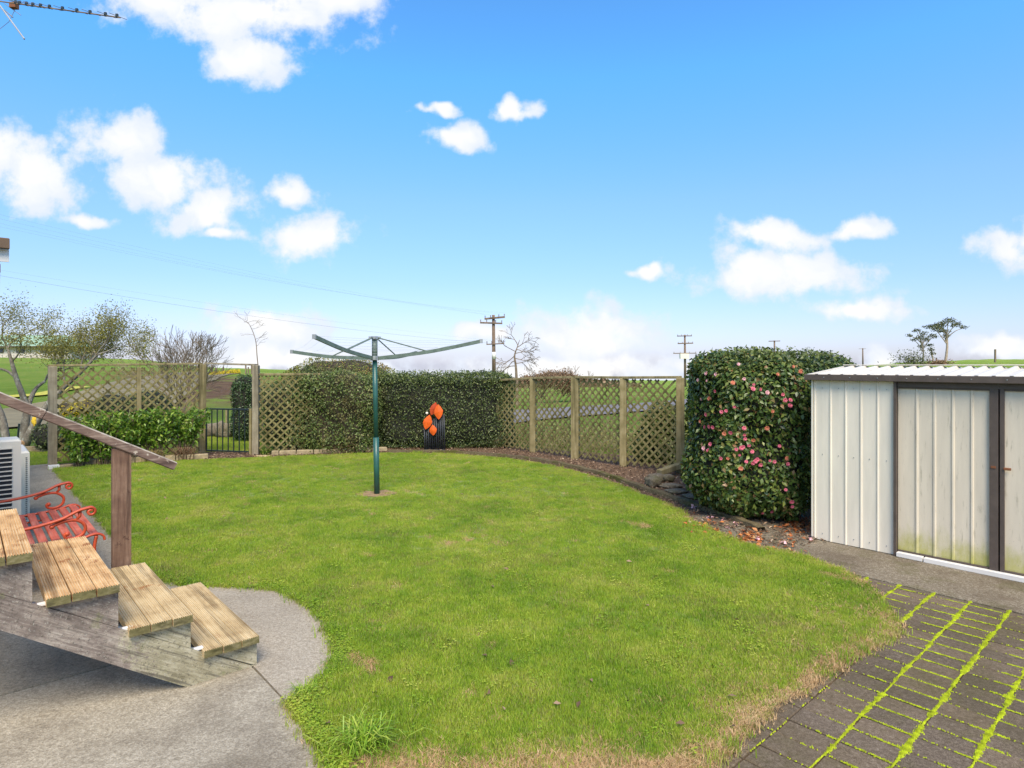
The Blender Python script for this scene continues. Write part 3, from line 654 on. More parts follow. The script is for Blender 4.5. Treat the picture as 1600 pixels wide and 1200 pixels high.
# aerial
Ya = 6.0
an = empty('tv_aerial', AT(-90, Ya, 3.3), 'grey rooftop television aerial with short rods reaching in at top left', 'aerial')
a0 = AT(-60, Ya, ZA(-6, Ya)); a1 = AT(188, Ya - 0.35, ZA(27.5, Ya - 0.35))
MB().tube([AT(-45, Ya, 3.4), AT(-45, Ya, ZA(-60, Ya))], 0.016, 8).build('mast', M['steel'], an)
MB().tube([a0, a1], 0.006, 6).build('boom', M['twig'], an)
for x in (34, 45, 55, 67, 81, 101, 123, 143, 166, 183, 28):
    t = (x + 60) / 248; c = a0.lerp(a1, t)
    MB().tube([c + Vector((-0.035, 0.2, 0.09)), c + Vector((0.012, -0.13, -0.035))], 0.0028, 5).build('rod', M['wire'], an)
    MB().box(c + Vector((0, 0, 0.012)), (0.022, 0.014, 0.035)).build('clip', M['gate'], an)
MB().box(AT(22, Ya, ZA(9, Ya)), (0.06, 0.05, 0.05)).build('dipole_box', M['rust'], an)
MB().tube([AT(-30, Ya, ZA(-32, Ya)), AT(38, Ya - 0.2, ZA(61, Ya - 0.2))], 0.008, 6).build('stay_arm', M['steel'], an)
MB().tube([AT(-32, Ya, ZA(-28, Ya)), AT(-8, Ya + .02, ZA(2, Ya)), AT(20, Ya - 0.1, ZA(36, Ya))], 0.006, 6).build('stay_arm', M['wire'], an)
MB().tube([AT(6, Ya, ZA(5, Ya)), AT(33, Ya, ZA(24, Ya))], 0.003, 5).build('reflector_rod', M['wire'], an)
MB().tube([AT(24, Ya, ZA(14, Ya)), AT(14, Ya, ZA(34, Ya)), AT(-6, Ya, ZA(50, Ya))], 0.0025, 5).build('cable', M['wire'], an)

# ------------------------------------------------------------------ heat pumps
def heatpump(a0_, b1_, zt, wu, dv, label, near_):
    r = empty('heat_pump', UV(a0_ + wu / 2, b1_ - dv / 2, 0), label, 'heat pump')
    zb = 0.08
    MB().cbox(UV(a0_ + wu / 2, b1_ - dv / 2, (zt + zb) / 2), (wu, dv, zt - zb), (U, V, Z), ch=0.02).build('casing', M['white_plastic'], r)
    for s in (0.15, 0.85):
        MB().box(UV(a0_ + wu * s, b1_ - dv / 2, zb / 2), (0.06, dv, zb - 0.002), (U, V, Z)).build('foot', M['steel'], r)
    if near_:
        MB().box(UV(a0_ - 0.003, b1_ - 0.075 - 0.13, (zt + zb) / 2 - 0.01), (0.004, 0.26, zt - zb - 0.16), (U, V, Z)).build('grille_recess', M['black'], r)
        z = zb + 0.09
        while z < zt - 0.08:
            MB().box(UV(a0_ - 0.011, b1_ - 0.075 - 0.13, z), (0.014, 0.268, 0.011), (U, V, Z)).build('louvre', M['white_plastic'], r); z += 0.046
    else:
        z = zb + 0.05
        while z < zt - 0.06:
            MB().box(UV(a0_ - 0.002, b1_ - 0.028, z), (0.004, 0.016, 0.008), (U, V, Z)).build('vent_slot', M['black'], r); z += 0.022
    return r
heatpump(8.08, 0.455, 1.085, 0.36, 0.36, 'large cream heat pump with black louvres beside the red bench', True)
heatpump(8.72, 0.565, 0.885, 0.8, 0.34, 'smaller cream heat pump with slotted edge behind the louvred one', False)

# ------------------------------------------------------------------ wooden steps
NA, NB = 3.87, 1.36      # near end and front of lowest tread
st = empty('wooden_steps', UV(NA + 0.6, NB - 0.8, 0), 'weathered timber steps with grooved treads and brown handrail', 'steps')
runs = [0.0, 0.373, 0.729, 1.095, 1.46]; tops = [0.197, 0.427, 0.684, 0.93, 1.18]
def plank_prof(w, t, nr=9):
    pr = [(0, -t), (w, -t)]; g = w / nr
    for i in range(nr - 1, -1, -1):
        pr += [((i + 1) * g - g * 0.10, 0), (i * g + g * 0.42, 0), (i * g + g * 0.32, -0.0045), (i * g + g * 0.02, -0.0045)]
    return pr
for k, (s, zt) in enumerate(zip(runs, tops)):
    w = 0.32 / 3
    for q in range(3):
        pw = w - 0.007; b0 = NB - s - (q + 1) * w + 0.003
        mb = MB(); mb.ext(plank_prof(pw, 0.044), UV(NA - 0.035 - random.uniform(0, 0.008), b0, zt - random.uniform(0, 0.003)), V, Z, U, 1.235 + random.uniform(0, .01))
        o = mb.build('tread_plank', [M['deck'] if k >= 2 else M['deck_pale'], M['deck_end']], st)
        for pf in list(o.data.polygons)[-2:]: pf.material_index = 1
def line_z(s): return 0.62 * s - 0.02
def xprism(poly, a0_, a1_):     # polygon in (s, z), s measured back from the front of the steps
    mb = MB(); n = len(poly)
    vs_ = [UV(a0_, NB - s_, z_) for s_, z_ in poly] + [UV(a1_, NB - s_, z_) for s_, z_ in poly]
    return mb.add(vs_, [tuple(range(n)), tuple(range(2 * n - 1, n - 1, -1))] + [(i, n + i, n + (i + 1) % n, (i + 1) % n) for i in range(n)])
for a0_, a1_ in ((NA, NA + 0.045), (NA + 1.14, NA + 1.185)):
    xprism([(0.0, 0.001), (0.40, 0.001), (1.9, 1.03), (1.9, line_z(1.9)), (0.035, 0.002)], a0_, a1_).build('stringer', M['stringer'], st)
    for k, (s, zt) in enumerate(zip(runs, tops)):
        zb = zt - 0.0455; sb = (zb + 0.02) / 0.62
        p_ = [(s + 0.004, zb), (s + 0.004, line_z(s) + 0.005 if k else 0.003), (sb - 0.006, zb)]
        if k == 0: p_ = [(0.004, zb), (0.004, 0.003), (0.025, 0.006), (sb - 0.006, zb)]
        xprism(p_, a0_ + 0.006, a1_ - 0.006).build('tread_support', M['stringer'], st)
    for k in (1, 2, 3):
        MB().cbox(UV((a0_ + a1_) / 2, NB - runs[k] + 0.035, line_z(runs[k] - 0.035) + 0.006), (0.03, 0.06, 0.012), (U, V, Z), ch=0.001).build('cleat', M['white_paint'], st)
# riser boards are absent: the treads are carried by cleats across the flight
ps = 0.508; PA = NA + 1.285; ptop = 1.255
MB().cbox(UV(PA, NB - ps, ptop / 2), (0.05, 0.116, ptop), (U, V, Z), ch=0.004).build('newel_post', M['post_brown'], st)
RZ = lambda s_: 1.09 + 0.545 * (s_ - 0.17)
r0 = UV(PA - 0.01, NB - 0.165, RZ(.165)); r1 = UV(PA - 0.01, NB - 0.95, RZ(.95)); r2 = UV(PA - 0.01, NB - 2.0, RZ(2.0))
M['pale_top'] = wood('pale_rail_top', [(0.22, 0.16, 0.12), (0.42, 0.35, 0.27), (0.62, 0.55, 0.45)], 'V', grain=70)  # paler timber for the rail's upward faces
for o in (MB().bar(r0, r1, 0.062, 0.062).build('handrail', [M['rail'], M['pale_top']], st), MB().bar(r1 + (r2 - r1).normalized() * 0.004, r2, 0.058, 0.066).build('handrail', [M['rail'], M['pale_top']], st)):
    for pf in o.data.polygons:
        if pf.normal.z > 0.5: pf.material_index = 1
MB().cbox(UV(PA, NB - 1.75, 0.9), (0.05, 0.150, 1.8), (U, V, Z), ch=0.004).build('newel_post', M['post_brown'], st)

# ------------------------------------------------------------------ bench
bn = empty('garden_bench', UV(6.95, 0.55, 0), 'red garden bench with scrolled cast iron arms beside the steps', 'bench')
BA0, BA1, BF = 6.16, 7.60, 0.875      # near end, far end, front
def scroll(c, r, start, turns, ax, n=16):
    out = []
    for i in range(n + 1):
        t = i / n; q = start + turns * 2 * PI * t; rr = r * (1 - 0.72 * t)
        out.append(c + ax * (rr * math.cos(q)) + Z * (rr * math.sin(q)))
    return out
def crv(pts, n=6):
    P = [Vector(p_) for p_ in pts]; out = []
    for i in range(len(P) - 1):
        a = P[max(i - 1, 0)]; b_ = P[i]; c = P[i + 1]; d = P[min(i + 2, len(P) - 1)]
        for k in range(n):
            t = k / n; out.append(0.5 * ((2 * b_) + (c - a) * t + (2 * a - 5 * b_ + 4 * c - d) * t * t + (3 * b_ - a - 3 * c + d) * t ** 3))
    out.append(P[-1]); return out
def flatbar(mb, pts, w, t, al):     # band with its width along al
    pts = [Vector(p_) for p_ in pts]; N = len(pts); vs_ = []
    for i, p_ in enumerate(pts):
        tt = (pts[min(i + 1, N - 1)] - pts[max(i - 1, 0)]).normalized(); nn = al.cross(tt).normalized()
        vs_ += [p_ + al * w / 2 + nn * t / 2, p_ - al * w / 2 + nn * t / 2, p_ - al * w / 2 - nn * t / 2, p_ + al * w / 2 - nn * t / 2]
    fs_ = [(i * 4 + k, i * 4 + (k + 1) % 4, i * 4 + 4 + (k + 1) % 4, i * 4 + 4 + k) for i in range(N - 1) for k in range(4)] + [(3, 2, 1, 0), tuple(range(4 * N - 4, 4 * N))]
    mb.add(vs_, fs_)
for a_ in (BA0, BA1):
    B = lambda b_, z_: UV(a_, b_, z_)
    mb = MB()      # seat rail and front leg
    flatbar(mb, crv([B(BF - 0.66, 0.40), B(BF - 0.42, 0.385), B(BF - 0.18, 0.405), B(BF - 0.05, 0.435), B(BF + 0.01, 0.415), B(BF + 0.022, 0.375)]), 0.04, 0.016, U)
    flatbar(mb, crv([B(BF - 0.035, 0.42), B(BF - 0.05, 0.30), B(BF - 0.015, 0.14), B(BF + 0.045, 0.012)]), 0.034, 0.022, U)
    flatbar(mb, crv([B(BF - 0.64, 0.40), B(BF - 0.63, 0.25), B(BF - 0.66, 0.10), B(BF - 0.70, 0.012)]), 0.034, 0.022, U)
    flatbar(mb, crv([B(BF - 0.64, 0.40), B(BF - 0.70, 0.60), B(BF - 0.76, 0.86)]), 0.034, 0.022, U)
    flatbar(mb, crv([B(BF - 0.03, 0.25), B(BF - 0.33, 0.32), B(BF - 0.63, 0.25)]), 0.03, 0.014, U)
    mb.build('end_frame', M['red_iron'], bn, True)
    mb = MB()      # arm
    sc = scroll(B(BF - 0.075, 0.628), 0.036, PI / 2, -1.15, V)
    flatbar(mb, crv([B(BF - 0.69, 0.54), B(BF - 0.46, 0.56), B(BF - 0.28, 0.595), B(BF - 0.16, 0.648), sc[0]])[:-1] + sc, 0.046, 0.019, U)
    mb.build('armrest', M['red_iron'], bn, True)
    mb = MB()      # scrolled bracket under the arm
    s2 = scroll(B(BF - 0.245, 0.462), 0.026, -PI / 2, 1.1, V)
    mb.tube(crv([B(BF - 0.33, 0.545), B(BF - 0.25, 0.575), B(BF - 0.17, 0.575), B(BF - 0.13, 0.53), B(BF - 0.145, 0.46), B(BF - 0.19, 0.435), s2[0]])[:-1] + s2, [0.011] * 100, 8) if False else None
    path = crv([B(BF - 0.33, 0.55), B(BF - 0.25, 0.575), B(BF - 0.17, 0.57), B(BF - 0.115, 0.52), B(BF - 0.125, 0.455), B(BF - 0.18, 0.425), B(BF - 0.235, 0.432), B(BF - 0.25, 0.46), B(BF - 0.235, 0.475)])
    mb.tube(path, [0.013] * len(path), 8)
    mb.tube([B(BF - 0.175, 0.572), B(BF - 0.15, 0.60), B(BF - 0.15, 0.64)], [0.011, 0.012, 0.014], 8)
    mb.ball(B(BF - 0.335, 0.543), 0.019, 2); mb.ball(B(BF - 0.235, 0.468), 0.019, 2)
    mb.build('arm_scroll', M['red_iron'], bn, True)
for k in range(7):
    b_ = BF - 0.045 - 0.083 * k; zz = 0.432 - (0.012 if k > 0 else 0) - 0.004 * k
    MB().cbox(UV((BA0 + BA1) / 2, b_, zz - 0.008), (BA1 - BA0 - 0.03, 0.060, 0.018), (U, V, Z), ch=0.004).build('seat_slat', M['red_slat'], bn)
for k in range(4):
    MB().cbox(UV((BA0 + BA1) / 2, BF - 0.665 - 0.024 * k, 0.52 + 0.085 * k), (BA1 - BA0 - 0.03, 0.018, 0.06), (U, V, Z), ch=0.004).build('back_slat', M['red_slat'], bn)

# ------------------------------------------------------------------ shed
SA, SB = 2.74, 6.73      # left front corner in the house axes
sh = empty('garden_shed', UV(SA - 1.5, SB + 1.0, 0), 'cream corrugated steel garden shed with brown trim and sliding doors', 'shed')
Wt, Dp, HE, HR = 3.15, 2.04, 1.715, 1.80
D = -U                   # along the front, to the right
def corr(w, n, rib=0.012, rw=0.03, base=0.0):
    pts = []; p_ = w / n
    for i in range(n):
        pts += [(i * p_, 0), (i * p_ + p_ - rw, 0), (i * p_ + p_ - rw * 0.7, rib), (i * p_ + p_ - rw * 0.25, rib)]
    pts.append((w, 0)); return pts
def sheet(mb, prof, org, ax, out, al, length, thick=0.0015):
    n = len(prof); o_ = Vector(org)
    fr = [o_ + ax * p_ + out * q for p_, q in prof]; bk = [x - out * thick for x in fr]
    vs_ = fr + [x + al * length for x in fr] + bk + [x + al * length for x in bk]
    f_ = []
    for i in range(n - 1): f_ += [(i, i + 1, n + i + 1, n + i), (2 * n + i, 3 * n + i, 3 * n + i + 1, 2 * n + i + 1)]
    mb.add(vs_, f_); return mb
O = UV(SA, SB, 0.012)
tt = [0.02, 0.178, 0.324, 0.469, 0.62, 0.775]
for i in range(5):
    w = tt[i + 1] - tt[i]
    sheet(MB(), [(0, 0), (0.006, 0.009), (0.017, 0.009), (0.024, 0), (w - 0.001, 0)], O + D * tt[i], D, -V, Z, HE - 0.03).build('wall_panel', M['shed_white'], sh)
MB().box(UV(SA, SB, 0) + D * 0.009 + Z * (HE / 2), (0.018, 0.022, HE - 0.02), (D, V, Z)).build('corner_trim', M['shed_white'], sh)
sheet(MB(), corr(Dp, 12, 0.010), O + V * Dp + D * 0.001, -V, U, Z, HE - 0.03).build('side_wall', M['shed_white'], sh)
# gable infill, back and far walls
MB().add([UV(SA + 0.001, SB, HE - 0.02), UV(SA + 0.001, SB + Dp, HE - 0.02), UV(SA + 0.001, SB + Dp / 2, HR - 0.01)], [(0, 1, 2)]).build('gable', M['shed_white'], sh)
MB().box(UV(SA - Wt / 2, SB + Dp, HE / 2), (Wt - 0.01, 0.01, HE - 0.03), (U, V, Z)).build('rear_wall', M['shed_white'], sh)
MB().box(UV(SA - Wt, SB + Dp / 2, HE / 2), (0.01, Dp, HE - 0.03), (U, V, Z)).build('side_wall', M['shed_white'], sh)
fr = O + D * 2.36
for i in range(5):
    sheet(MB(), [(0, 0), (0.006, 0.009), (0.017, 0.009), (0.024, 0), (0.155, 0)], fr + D * (0.155 * i + 0.01), D, -V, Z, HE - 0.03).build('wall_panel', M['shed_white'], sh)
MB().box(UV(SA, SB, 0) + D * 0.789 - V * 0.012 + Z * (HE / 2 - 0.01), (0.024, 0.04, HE - 0.03), (D, V, Z)).build('door_jamb', M['shed_brown'], sh)
MB().box(UV(SA, SB, 0) + D * 2.35 - V * 0.012 + Z * (HE / 2 - 0.01), (0.024, 0.04, HE - 0.03), (D, V, Z)).build('door_jamb', M['shed_brown'], sh)
MB().box(UV(SA, SB, 0) + D * 1.57 + V * 0.004 + Z * (HE - 0.052), (1.53, 0.03, 0.05), (D, V, Z)).build('door_header', M['shed_brown'], sh)
def door(t0, t1, latch_side):
    dz0, dz1 = 0.055, HE - 0.075
    dr = empty('door', UV(SA, SB, 0) + D * t0 + Z * dz0, parent=sh)
    stile = 0.062; a_, b_ = (t0, t1 - stile) if latch_side > 0 else (t0 + 0.03, t1)
    org = UV(SA, SB, dz0) + V * 0.018
    wd = (b_ - a_); npn = 5; pw = wd / npn
    for i in range(npn):
        sheet(MB(), [(0, 0), (0.007, 0.009), (0.02, 0.009), (0.028, 0), (pw - 0.001, 0)] if i else [(0, 0), (pw - 0.001, 0)], org + D * (a_ + pw * i), D, -V, Z, dz1 - dz0).build('door_panel', M['shed_door'], dr)
    if latch_side > 0: MB().box(UV(SA, SB, 0) + D * (t1 - stile / 2) + V * 0.008 + Z * ((dz0 + dz1) / 2), (stile, 0.03, dz1 - dz0 + 0.004), (D, V, Z)).build('stile', M['shed_brown'], dr)
    else: MB().box(UV(SA, SB, 0) + D * (t0 + 0.015) + V * 0.008 + Z * ((dz0 + dz1) / 2), (0.03, 0.03, dz1 - dz0 + 0.004), (D, V, Z)).build('stile', M['shed_brown'], dr)
    MB().box(UV(SA, SB, 0) + D * ((t0 + t1) / 2) + V * 0.012 + Z * (dz1 - 0.004), (t1 - t0 - 0.005, 0.02, 0.028), (D, V, Z)).build('top_rail', M['shed_brown'], dr)
    MB().box(UV(SA, SB, 0) + D * ((t0 + t1) / 2) + V * 0.012 + Z * (dz0 + 0.006), (t1 - t0 - 0.005, 0.02, 0.014), (D, V, Z)).build('bottom_rail', M['shed_brown'], dr)
    if latch_side > 0: 
        MB().box(UV(SA, SB, 0) + D * (t1 - 0.033) - V * 0.010 + Z * 0.955, (0.035, 0.006, 0.02), (D, V, Z)).build('latch', M['rust'], dr)
    else:
        MB().cbox(UV(SA, SB, 0) + D * (t0 + 0.052) - V * 0.012 + Z * 0.95, (0.05, 0.012, 0.022), (D, V, Z), ch=0.003).build('latch', M['rust'], dr)
door(0.803, 1.578, 1); door(1.590, 2.335, -1)
MB().cbox(UV(SA, SB, 0) + D * (0.803 + 0.11) - V * 0.02 + Z * 0.030, (0.215, 0.05, 0.045), (D, V, Z), ch=0.004).build('sill', M['white_paint'], sh)
MB().cbox(UV(SA, SB, 0) + D * (1.03 + 0.65) - V * 0.02 + Z * 0.028, (1.30, 0.05, 0.045), (D, V, Z), ch=0.004).build('sill', M['white_paint'], sh)
MB().box(UV(SA, SB + Dp / 2, 0) + D * (Wt / 2) + Z * 0.3, (Wt - 0.1, 0.5, 0.6), (D, V, Z)).build('interior_shelf', M['black'], sh)
scw = MB()
for i in range(5):
    for zz_ in (0.07, 0.9, HE - 0.12): scw.tube([O + D * (tt[i] + 0.09) + Z * zz_ + V * 0.002, O + D * (tt[i] + 0.09) + Z * zz_ - V * 0.005], 0.005, 6)
for i in range(12): scw.tube([UV(SA, SB, 0) + D * (0.15 + 0.25 * i) - V * 0.068 + Z * (HE + 0.006), UV(SA, SB, 0) + D * (0.15 + 0.25 * i) - V * 0.074 + Z * (HE + 0.006)], 0.005, 6)
scw.build('screws', M['steel'], sh)['kind'] = 'stuff'
# roof: brown eave, ribbed sheets, pale ridge
MB().cbox(UV(SA, SB, 0) + D * (Wt / 2) - V * 0.045 + Z * (HE + 0.004), (Wt + 0.10, 0.05, 0.062), (D, V, Z), ch=0.004).build('gutter', M['shed_brown'], sh)
sl = Vector((V.x * Dp / 2, V.y * Dp / 2, HR - HE)); ln = sl.length; sl.normalize(); up = D.cross(sl); up = up if up.z > 0 else -up
sheet(MB(), corr(Wt + 0.08, 26, 0.026, 0.055), UV(SA + 0.04, SB - 0.018, HE + 0.014), D, up, sl, ln + 0.02).build('roof_sheet', M['shed_roof'], sh)
sl2 = Vector((-V.x * Dp / 2, -V.y * Dp / 2, HR - HE)).normalized(); up2 = D.cross(sl2); up2 = up2 if up2.z > 0 else -up2
sheet(MB(), corr(Wt + 0.08, 26, 0.016, 0.045), UV(SA + 0.04, SB + Dp + 0.045, HE + 0.014), D, up2, sl2, ln + 0.02).build('roof_sheet', M['shed_roof'], sh)
MB().cbox(UV(SA, SB + Dp / 2 + 0.02, 0) + D * (Wt / 2) + Z * (HR + 0.048), (Wt + 0.09, 0.12, 0.010), (D, V, Z), ch=0.002).build('ridge_cap', M['shed_roof'], sh)
mb = MB(); mb.bar(UV(SA + 0.045, SB - 0.05, HE + 0.016), UV(SA + 0.045, SB + Dp / 2, HR + 0.02), 0.02, 0.03); mb.bar(UV(SA + 0.045, SB + Dp / 2, HR + 0.02), UV(SA + 0.045, SB + Dp + 0.05, HE + 0.016), 0.02, 0.03); mb.build('barge_trim', M['shed_roof'], sh)

# ------------------------------------------------------------------ lattice fences
sb = MB().box((0, 0, 0), (1, 0.008, 0.034)); slm = mesh('slat', sb.v, sb.f, M['lattice'])
def lattice(root, A, B, z0, z1, pitch=0.15, cut=9.0):
    A = Vector(A); B = Vector(B); d = (B - A); d.z = 0; w = d.length; d.normalize(); h = z1 - z0; nrm = Vector((-d.y, d.x, 0)); o0 = worldloc(root)
    ang = math.atan2(d.y, d.x)
    for sgn, off in ((1, 0.0085), (-1, 0.0)):
        c = -h if sgn > 0 else 0.0
        c += pitch * 0.4
        while c < (w if sgn > 0 else w + h):
            # line: x = c + z (sgn>0) or x = c - z
            if sgn > 0: zlo = max(0, -c); zhi = min(h, w - c)
            else: zlo = max(0, c - w); zhi = min(h, c)
            if sgn < 0 and c > w + cut * h: break
            if zhi - zlo > 0.03:
                x0 = c + sgn * zlo; x1 = c + sgn * zhi; L = math.hypot(x1 - x0, zhi - zlo)
                m_ = A + d * ((x0 + x1) / 2) - nrm * off; m_ = Vector((m_.x, m_.y, z0 + (zlo + zhi) / 2)) - o0
                link('slat', slm, root, m_, Euler((0, -math.atan2(zhi - zlo, x1 - x0) + random.gauss(0, 0.009), ang), 'XYZ'), (L, 1, 1))
            c += pitch * random.uniform(0.93, 1.07)
def post(root, p_, h, w=0.10, mat='fpost', name='post', lean=0):
    mb = MB(); mb.cbox((p_.x, p_.y, h / 2), (w, w, h), (Vector((math.cos(lean), math.sin(lean), 0)), Vector((-math.sin(lean), math.cos(lean), 0)), Z), ch=0.008)
    return mb.build(name, M[mat], root)
# left lattice fence
fl = empty('lattice_fence', G(200, 718), 'tall weathered lattice fence behind the glossy shrubs, left of the gate', 'fence')
FLa = G(82, 727); FLc = G(316, 708); FLb = FLa.lerp(FLc, 0.545)
post(fl, FLa, 1.82, 0.135, 'fpost_grey', lean=0.7); post(fl, FLb, 1.80, 0.075, lean=0.7); post(fl, FLc, 1.86, 0.125, lean=0.7)
dn = (FLc - FLa).normalized(); off = Vector((-dn.y, dn.x, 0)) * -0.03
lattice(fl, FLa + dn * 0.07, FLb - dn * 0.04, 0.06, 1.79, 0.165); lattice(fl, FLb + dn * 0.04, FLc - dn * 0.07, 0.06, 1.79, 0.165)
GP = G(400, 711)
MB().bar(FLa + Z * 1.835 - dn * 0.07, FLc + Z * 1.875, 0.10, 0.04).build('top_rail', M['fpost'], fl)
MB().bar(FLc + Z * 1.88 + dn * 0.06, GP + Z * 1.85, 0.09, 0.035).build('top_rail', M['fpost_grey'], fl)
# middle lattice panel
fm = empty('lattice_fence', G(440, 709), 'lattice panel right of the black gate, half swallowed by climber', 'fence')
post(fm, GP, 1.84, 0.12, 'fpost_grey', lean=0.1)
MA = GP + Vector((0.07, 0.0, 0)); MC = AT(500, 13.0)
lattice(fm, MA, MC, 0.08, 1.62, 0.160); MB().bar(GP + Vector((0.06, 0, 1.65)), MC + Z * 1.65, 0.07, 0.05).build('top_rail', M['fpost'], fm)
mb = MB().cbox((GP.x - 0.10, GP.y - 0.02, 0.48), (0.05, 0.05, 0.95)); mb.build('latch_post', M['fpost'], fm)
# gate
ga = empty('metal_gate', G(357, 710), 'low black metal bar gate between the two lattice fences', 'gate')
g0 = FLc + (GP - FLc).normalized() * 0.10; g1 = GP - (GP - FLc).normalized() * 0.13; gd = (g1 - g0)
MB().bar(g0 + Z * 0.93, g1 + Z * 0.93, 0.03, 0.03).build('top_rail', M['gate'], ga)
MB().bar(g0 + Z * 0.06, g1 + Z * 0.06, 0.03, 0.03).build('bottom_rail', M['gate'], ga)
for i in range(9):
    q = g0 + gd * (i / 8); MB().cbox(q + Z * 0.495, (0.018 if 0 < i < 8 else 0.03, 0.018, 0.84), ch=0.002).build('bar', M['gate'], ga)
# right lattice fence
fr_ = empty('lattice_fence', G(930, 722), 'mossy five bay lattice fence curving along the right garden bed', 'fence')
RP = [G(777, 700), G(833, 707), G(899, 717), G(974, 729), G(1063, 740)]; RT = [1.50, 1.56, 1.60, 1.61, 1.63]
R0 = G(735, 699)
for i, p_ in enumerate(RP): post(fr_, p_, RT[i], 0.15 if i == 2 else (0.12 if i < 4 else 0.135), lean=-0.3)
allp = [R0] + RP; allt = [1.47] + RT
for i in range(5):
    a_, b_ = allp[i], allp[i + 1]; q = (b_ - a_).normalized()
    lattice(fr_, a_ + q * 0.05, b_ - q * 0.05, 0.05, (allt[i] + allt[i + 1]) / 2 - 0.03, 0.150, (9, 9, 0.45, 9, 0.75)[i])
    MB().bar(a_ + Z * (allt[i] + 0.008) , b_ + Z * (allt[i + 1] + 0.008), 0.12, 0.045).build('top_rail', M['fpost'], fr_)

# ------------------------------------------------------------------ clothes hoist
CB = G(589, 773); cx, cy = CB.x, CB.y
ch = empty('clothes_hoist', CB, 'green rotary clothes hoist with four arms standing on the lawn', 'clothes line')
TB = AT(585.5, cy, 1.945); TT = AT(585.5, cy, 2.235)
MB().tube([CB, CB.lerp(TB, 0.42)], 0.040, 16).build('lower_post', M['green_paint'], ch, True)
MB().tube([CB.lerp(TB, 0.42), TB], 0.034, 16).build('upper_post', M['green_paint'], ch, True)
MB().tube([TB, TT], 0.040, 14).build('head_tube', M['green_grey'], ch, True)
mb = MB(); mb.tube([TT - Z * 0.02, TT + Z * 0.02], [0.055, 0.05], 10)
for q in (0.25, 1.8, 3.4, 4.9): mb.box(TT + Vector((math.cos(q) * 0.065, math.sin(q) * 0.065, 0)), (0.035, 0.035, 0.035))
mb.build('top_cap', M['steel'], ch)
mb = MB(); mb.tube([TB - Z * 0.03, TB + Z * 0.03], [0.06, 0.055], 10)
for q in (0.25, 1.8, 3.4, 4.9): mb.box(TB + Vector((math.cos(q) * 0.07, math.sin(q) * 0.07, 0)), (0.04, 0.04, 0.05))
mb.build('arm_hub', M['steel'], ch)
for k in range(5): MB().tube([TB.lerp(TT, 0.2 + 0.14 * k), TB.lerp(TT, 0.2 + 0.14 * k) + Z * 0.006], 0.043, 12).build('ring', M['steel'], ch)
tips = [AT(456, 9.04, 0) + Z * ZA(549.5, 9.04), AT(491, 7.35, 0) + Z * ZA(526, 7.35), AT(752, 8.46, 0) + Z * ZA(533, 8.46), AT(650, 10.15, 0) + Z * ZA(551, 10.15)]
for t in tips:
    dd = (t - TB); dh = Vector((dd.x, dd.y, 0)).normalized(); a_ = TB + dh * 0.06
    mid = a_.lerp(t, 0.5) - Z * 0.028
    P = crv([a_, mid, t], 5)
    mb = MB(); flatbar(mb, P, 0.028, 0.048, dh.cross(Z)); mb.build('arm', M['green_grey'], ch)
    mb = MB(); mb.box(t, (0.04, 0.04, 0.055)); mb.build('end_cap', M['steel'], ch)
    MB().tube([TT + dh * 0.05, P[5]], 0.009, 6).build('strut', M['green_grey'], ch)
mb = MB()
order = [0, 1, 2, 3]
for fr2 in (0.45, 0.6, 0.75, 0.88, 0.98):
    for k in range(4):
        a_ = TB.lerp(tips[order[k]], fr2) + Z * 0.012; b_ = TB.lerp(tips[order[(k + 1) % 4]], fr2) + Z * 0.012
        mb.tube([a_, a_.lerp(b_, 0.5) - Z * 0.03 * fr2, b_], 0.0011, 3)
mb.build('line_cord', M['line'], ch)

# ------------------------------------------------------------------ hedges and shrubs
def thing(name, loc, label, cat, group=None): return empty(name, loc, label, cat, group)
hd = thing('hedge', AT(690, 13.9), 'clipped dark green hedge behind the clothes hoist and orange garden ornament', 'hedge')
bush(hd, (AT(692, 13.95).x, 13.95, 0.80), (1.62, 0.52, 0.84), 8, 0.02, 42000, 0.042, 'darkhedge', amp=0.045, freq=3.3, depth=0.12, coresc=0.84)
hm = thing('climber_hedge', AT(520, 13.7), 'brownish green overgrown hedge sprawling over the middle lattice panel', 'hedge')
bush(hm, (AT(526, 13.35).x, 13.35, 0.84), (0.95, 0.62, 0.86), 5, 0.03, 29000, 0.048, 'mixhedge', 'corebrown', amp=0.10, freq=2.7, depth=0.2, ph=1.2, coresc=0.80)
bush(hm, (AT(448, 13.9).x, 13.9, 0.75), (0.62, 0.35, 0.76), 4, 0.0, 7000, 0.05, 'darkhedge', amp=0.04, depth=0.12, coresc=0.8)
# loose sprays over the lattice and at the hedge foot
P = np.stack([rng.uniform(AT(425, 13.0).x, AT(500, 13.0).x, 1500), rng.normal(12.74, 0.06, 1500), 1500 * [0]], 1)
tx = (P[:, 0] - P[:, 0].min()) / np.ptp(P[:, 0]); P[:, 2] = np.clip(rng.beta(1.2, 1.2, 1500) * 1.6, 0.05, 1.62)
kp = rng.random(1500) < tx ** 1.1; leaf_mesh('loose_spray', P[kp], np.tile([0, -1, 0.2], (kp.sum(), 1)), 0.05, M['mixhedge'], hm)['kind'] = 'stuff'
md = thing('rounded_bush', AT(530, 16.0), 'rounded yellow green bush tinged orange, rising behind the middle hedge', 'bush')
bush(md, (AT(528, 16.2).x, 16.2, 0.9), (1.75, 1.1, 1.14), 2.3, 0.0, 16000, 0.055, 'mound', 'corebrown', amp=0.06, freq=2.2, depth=0.15)

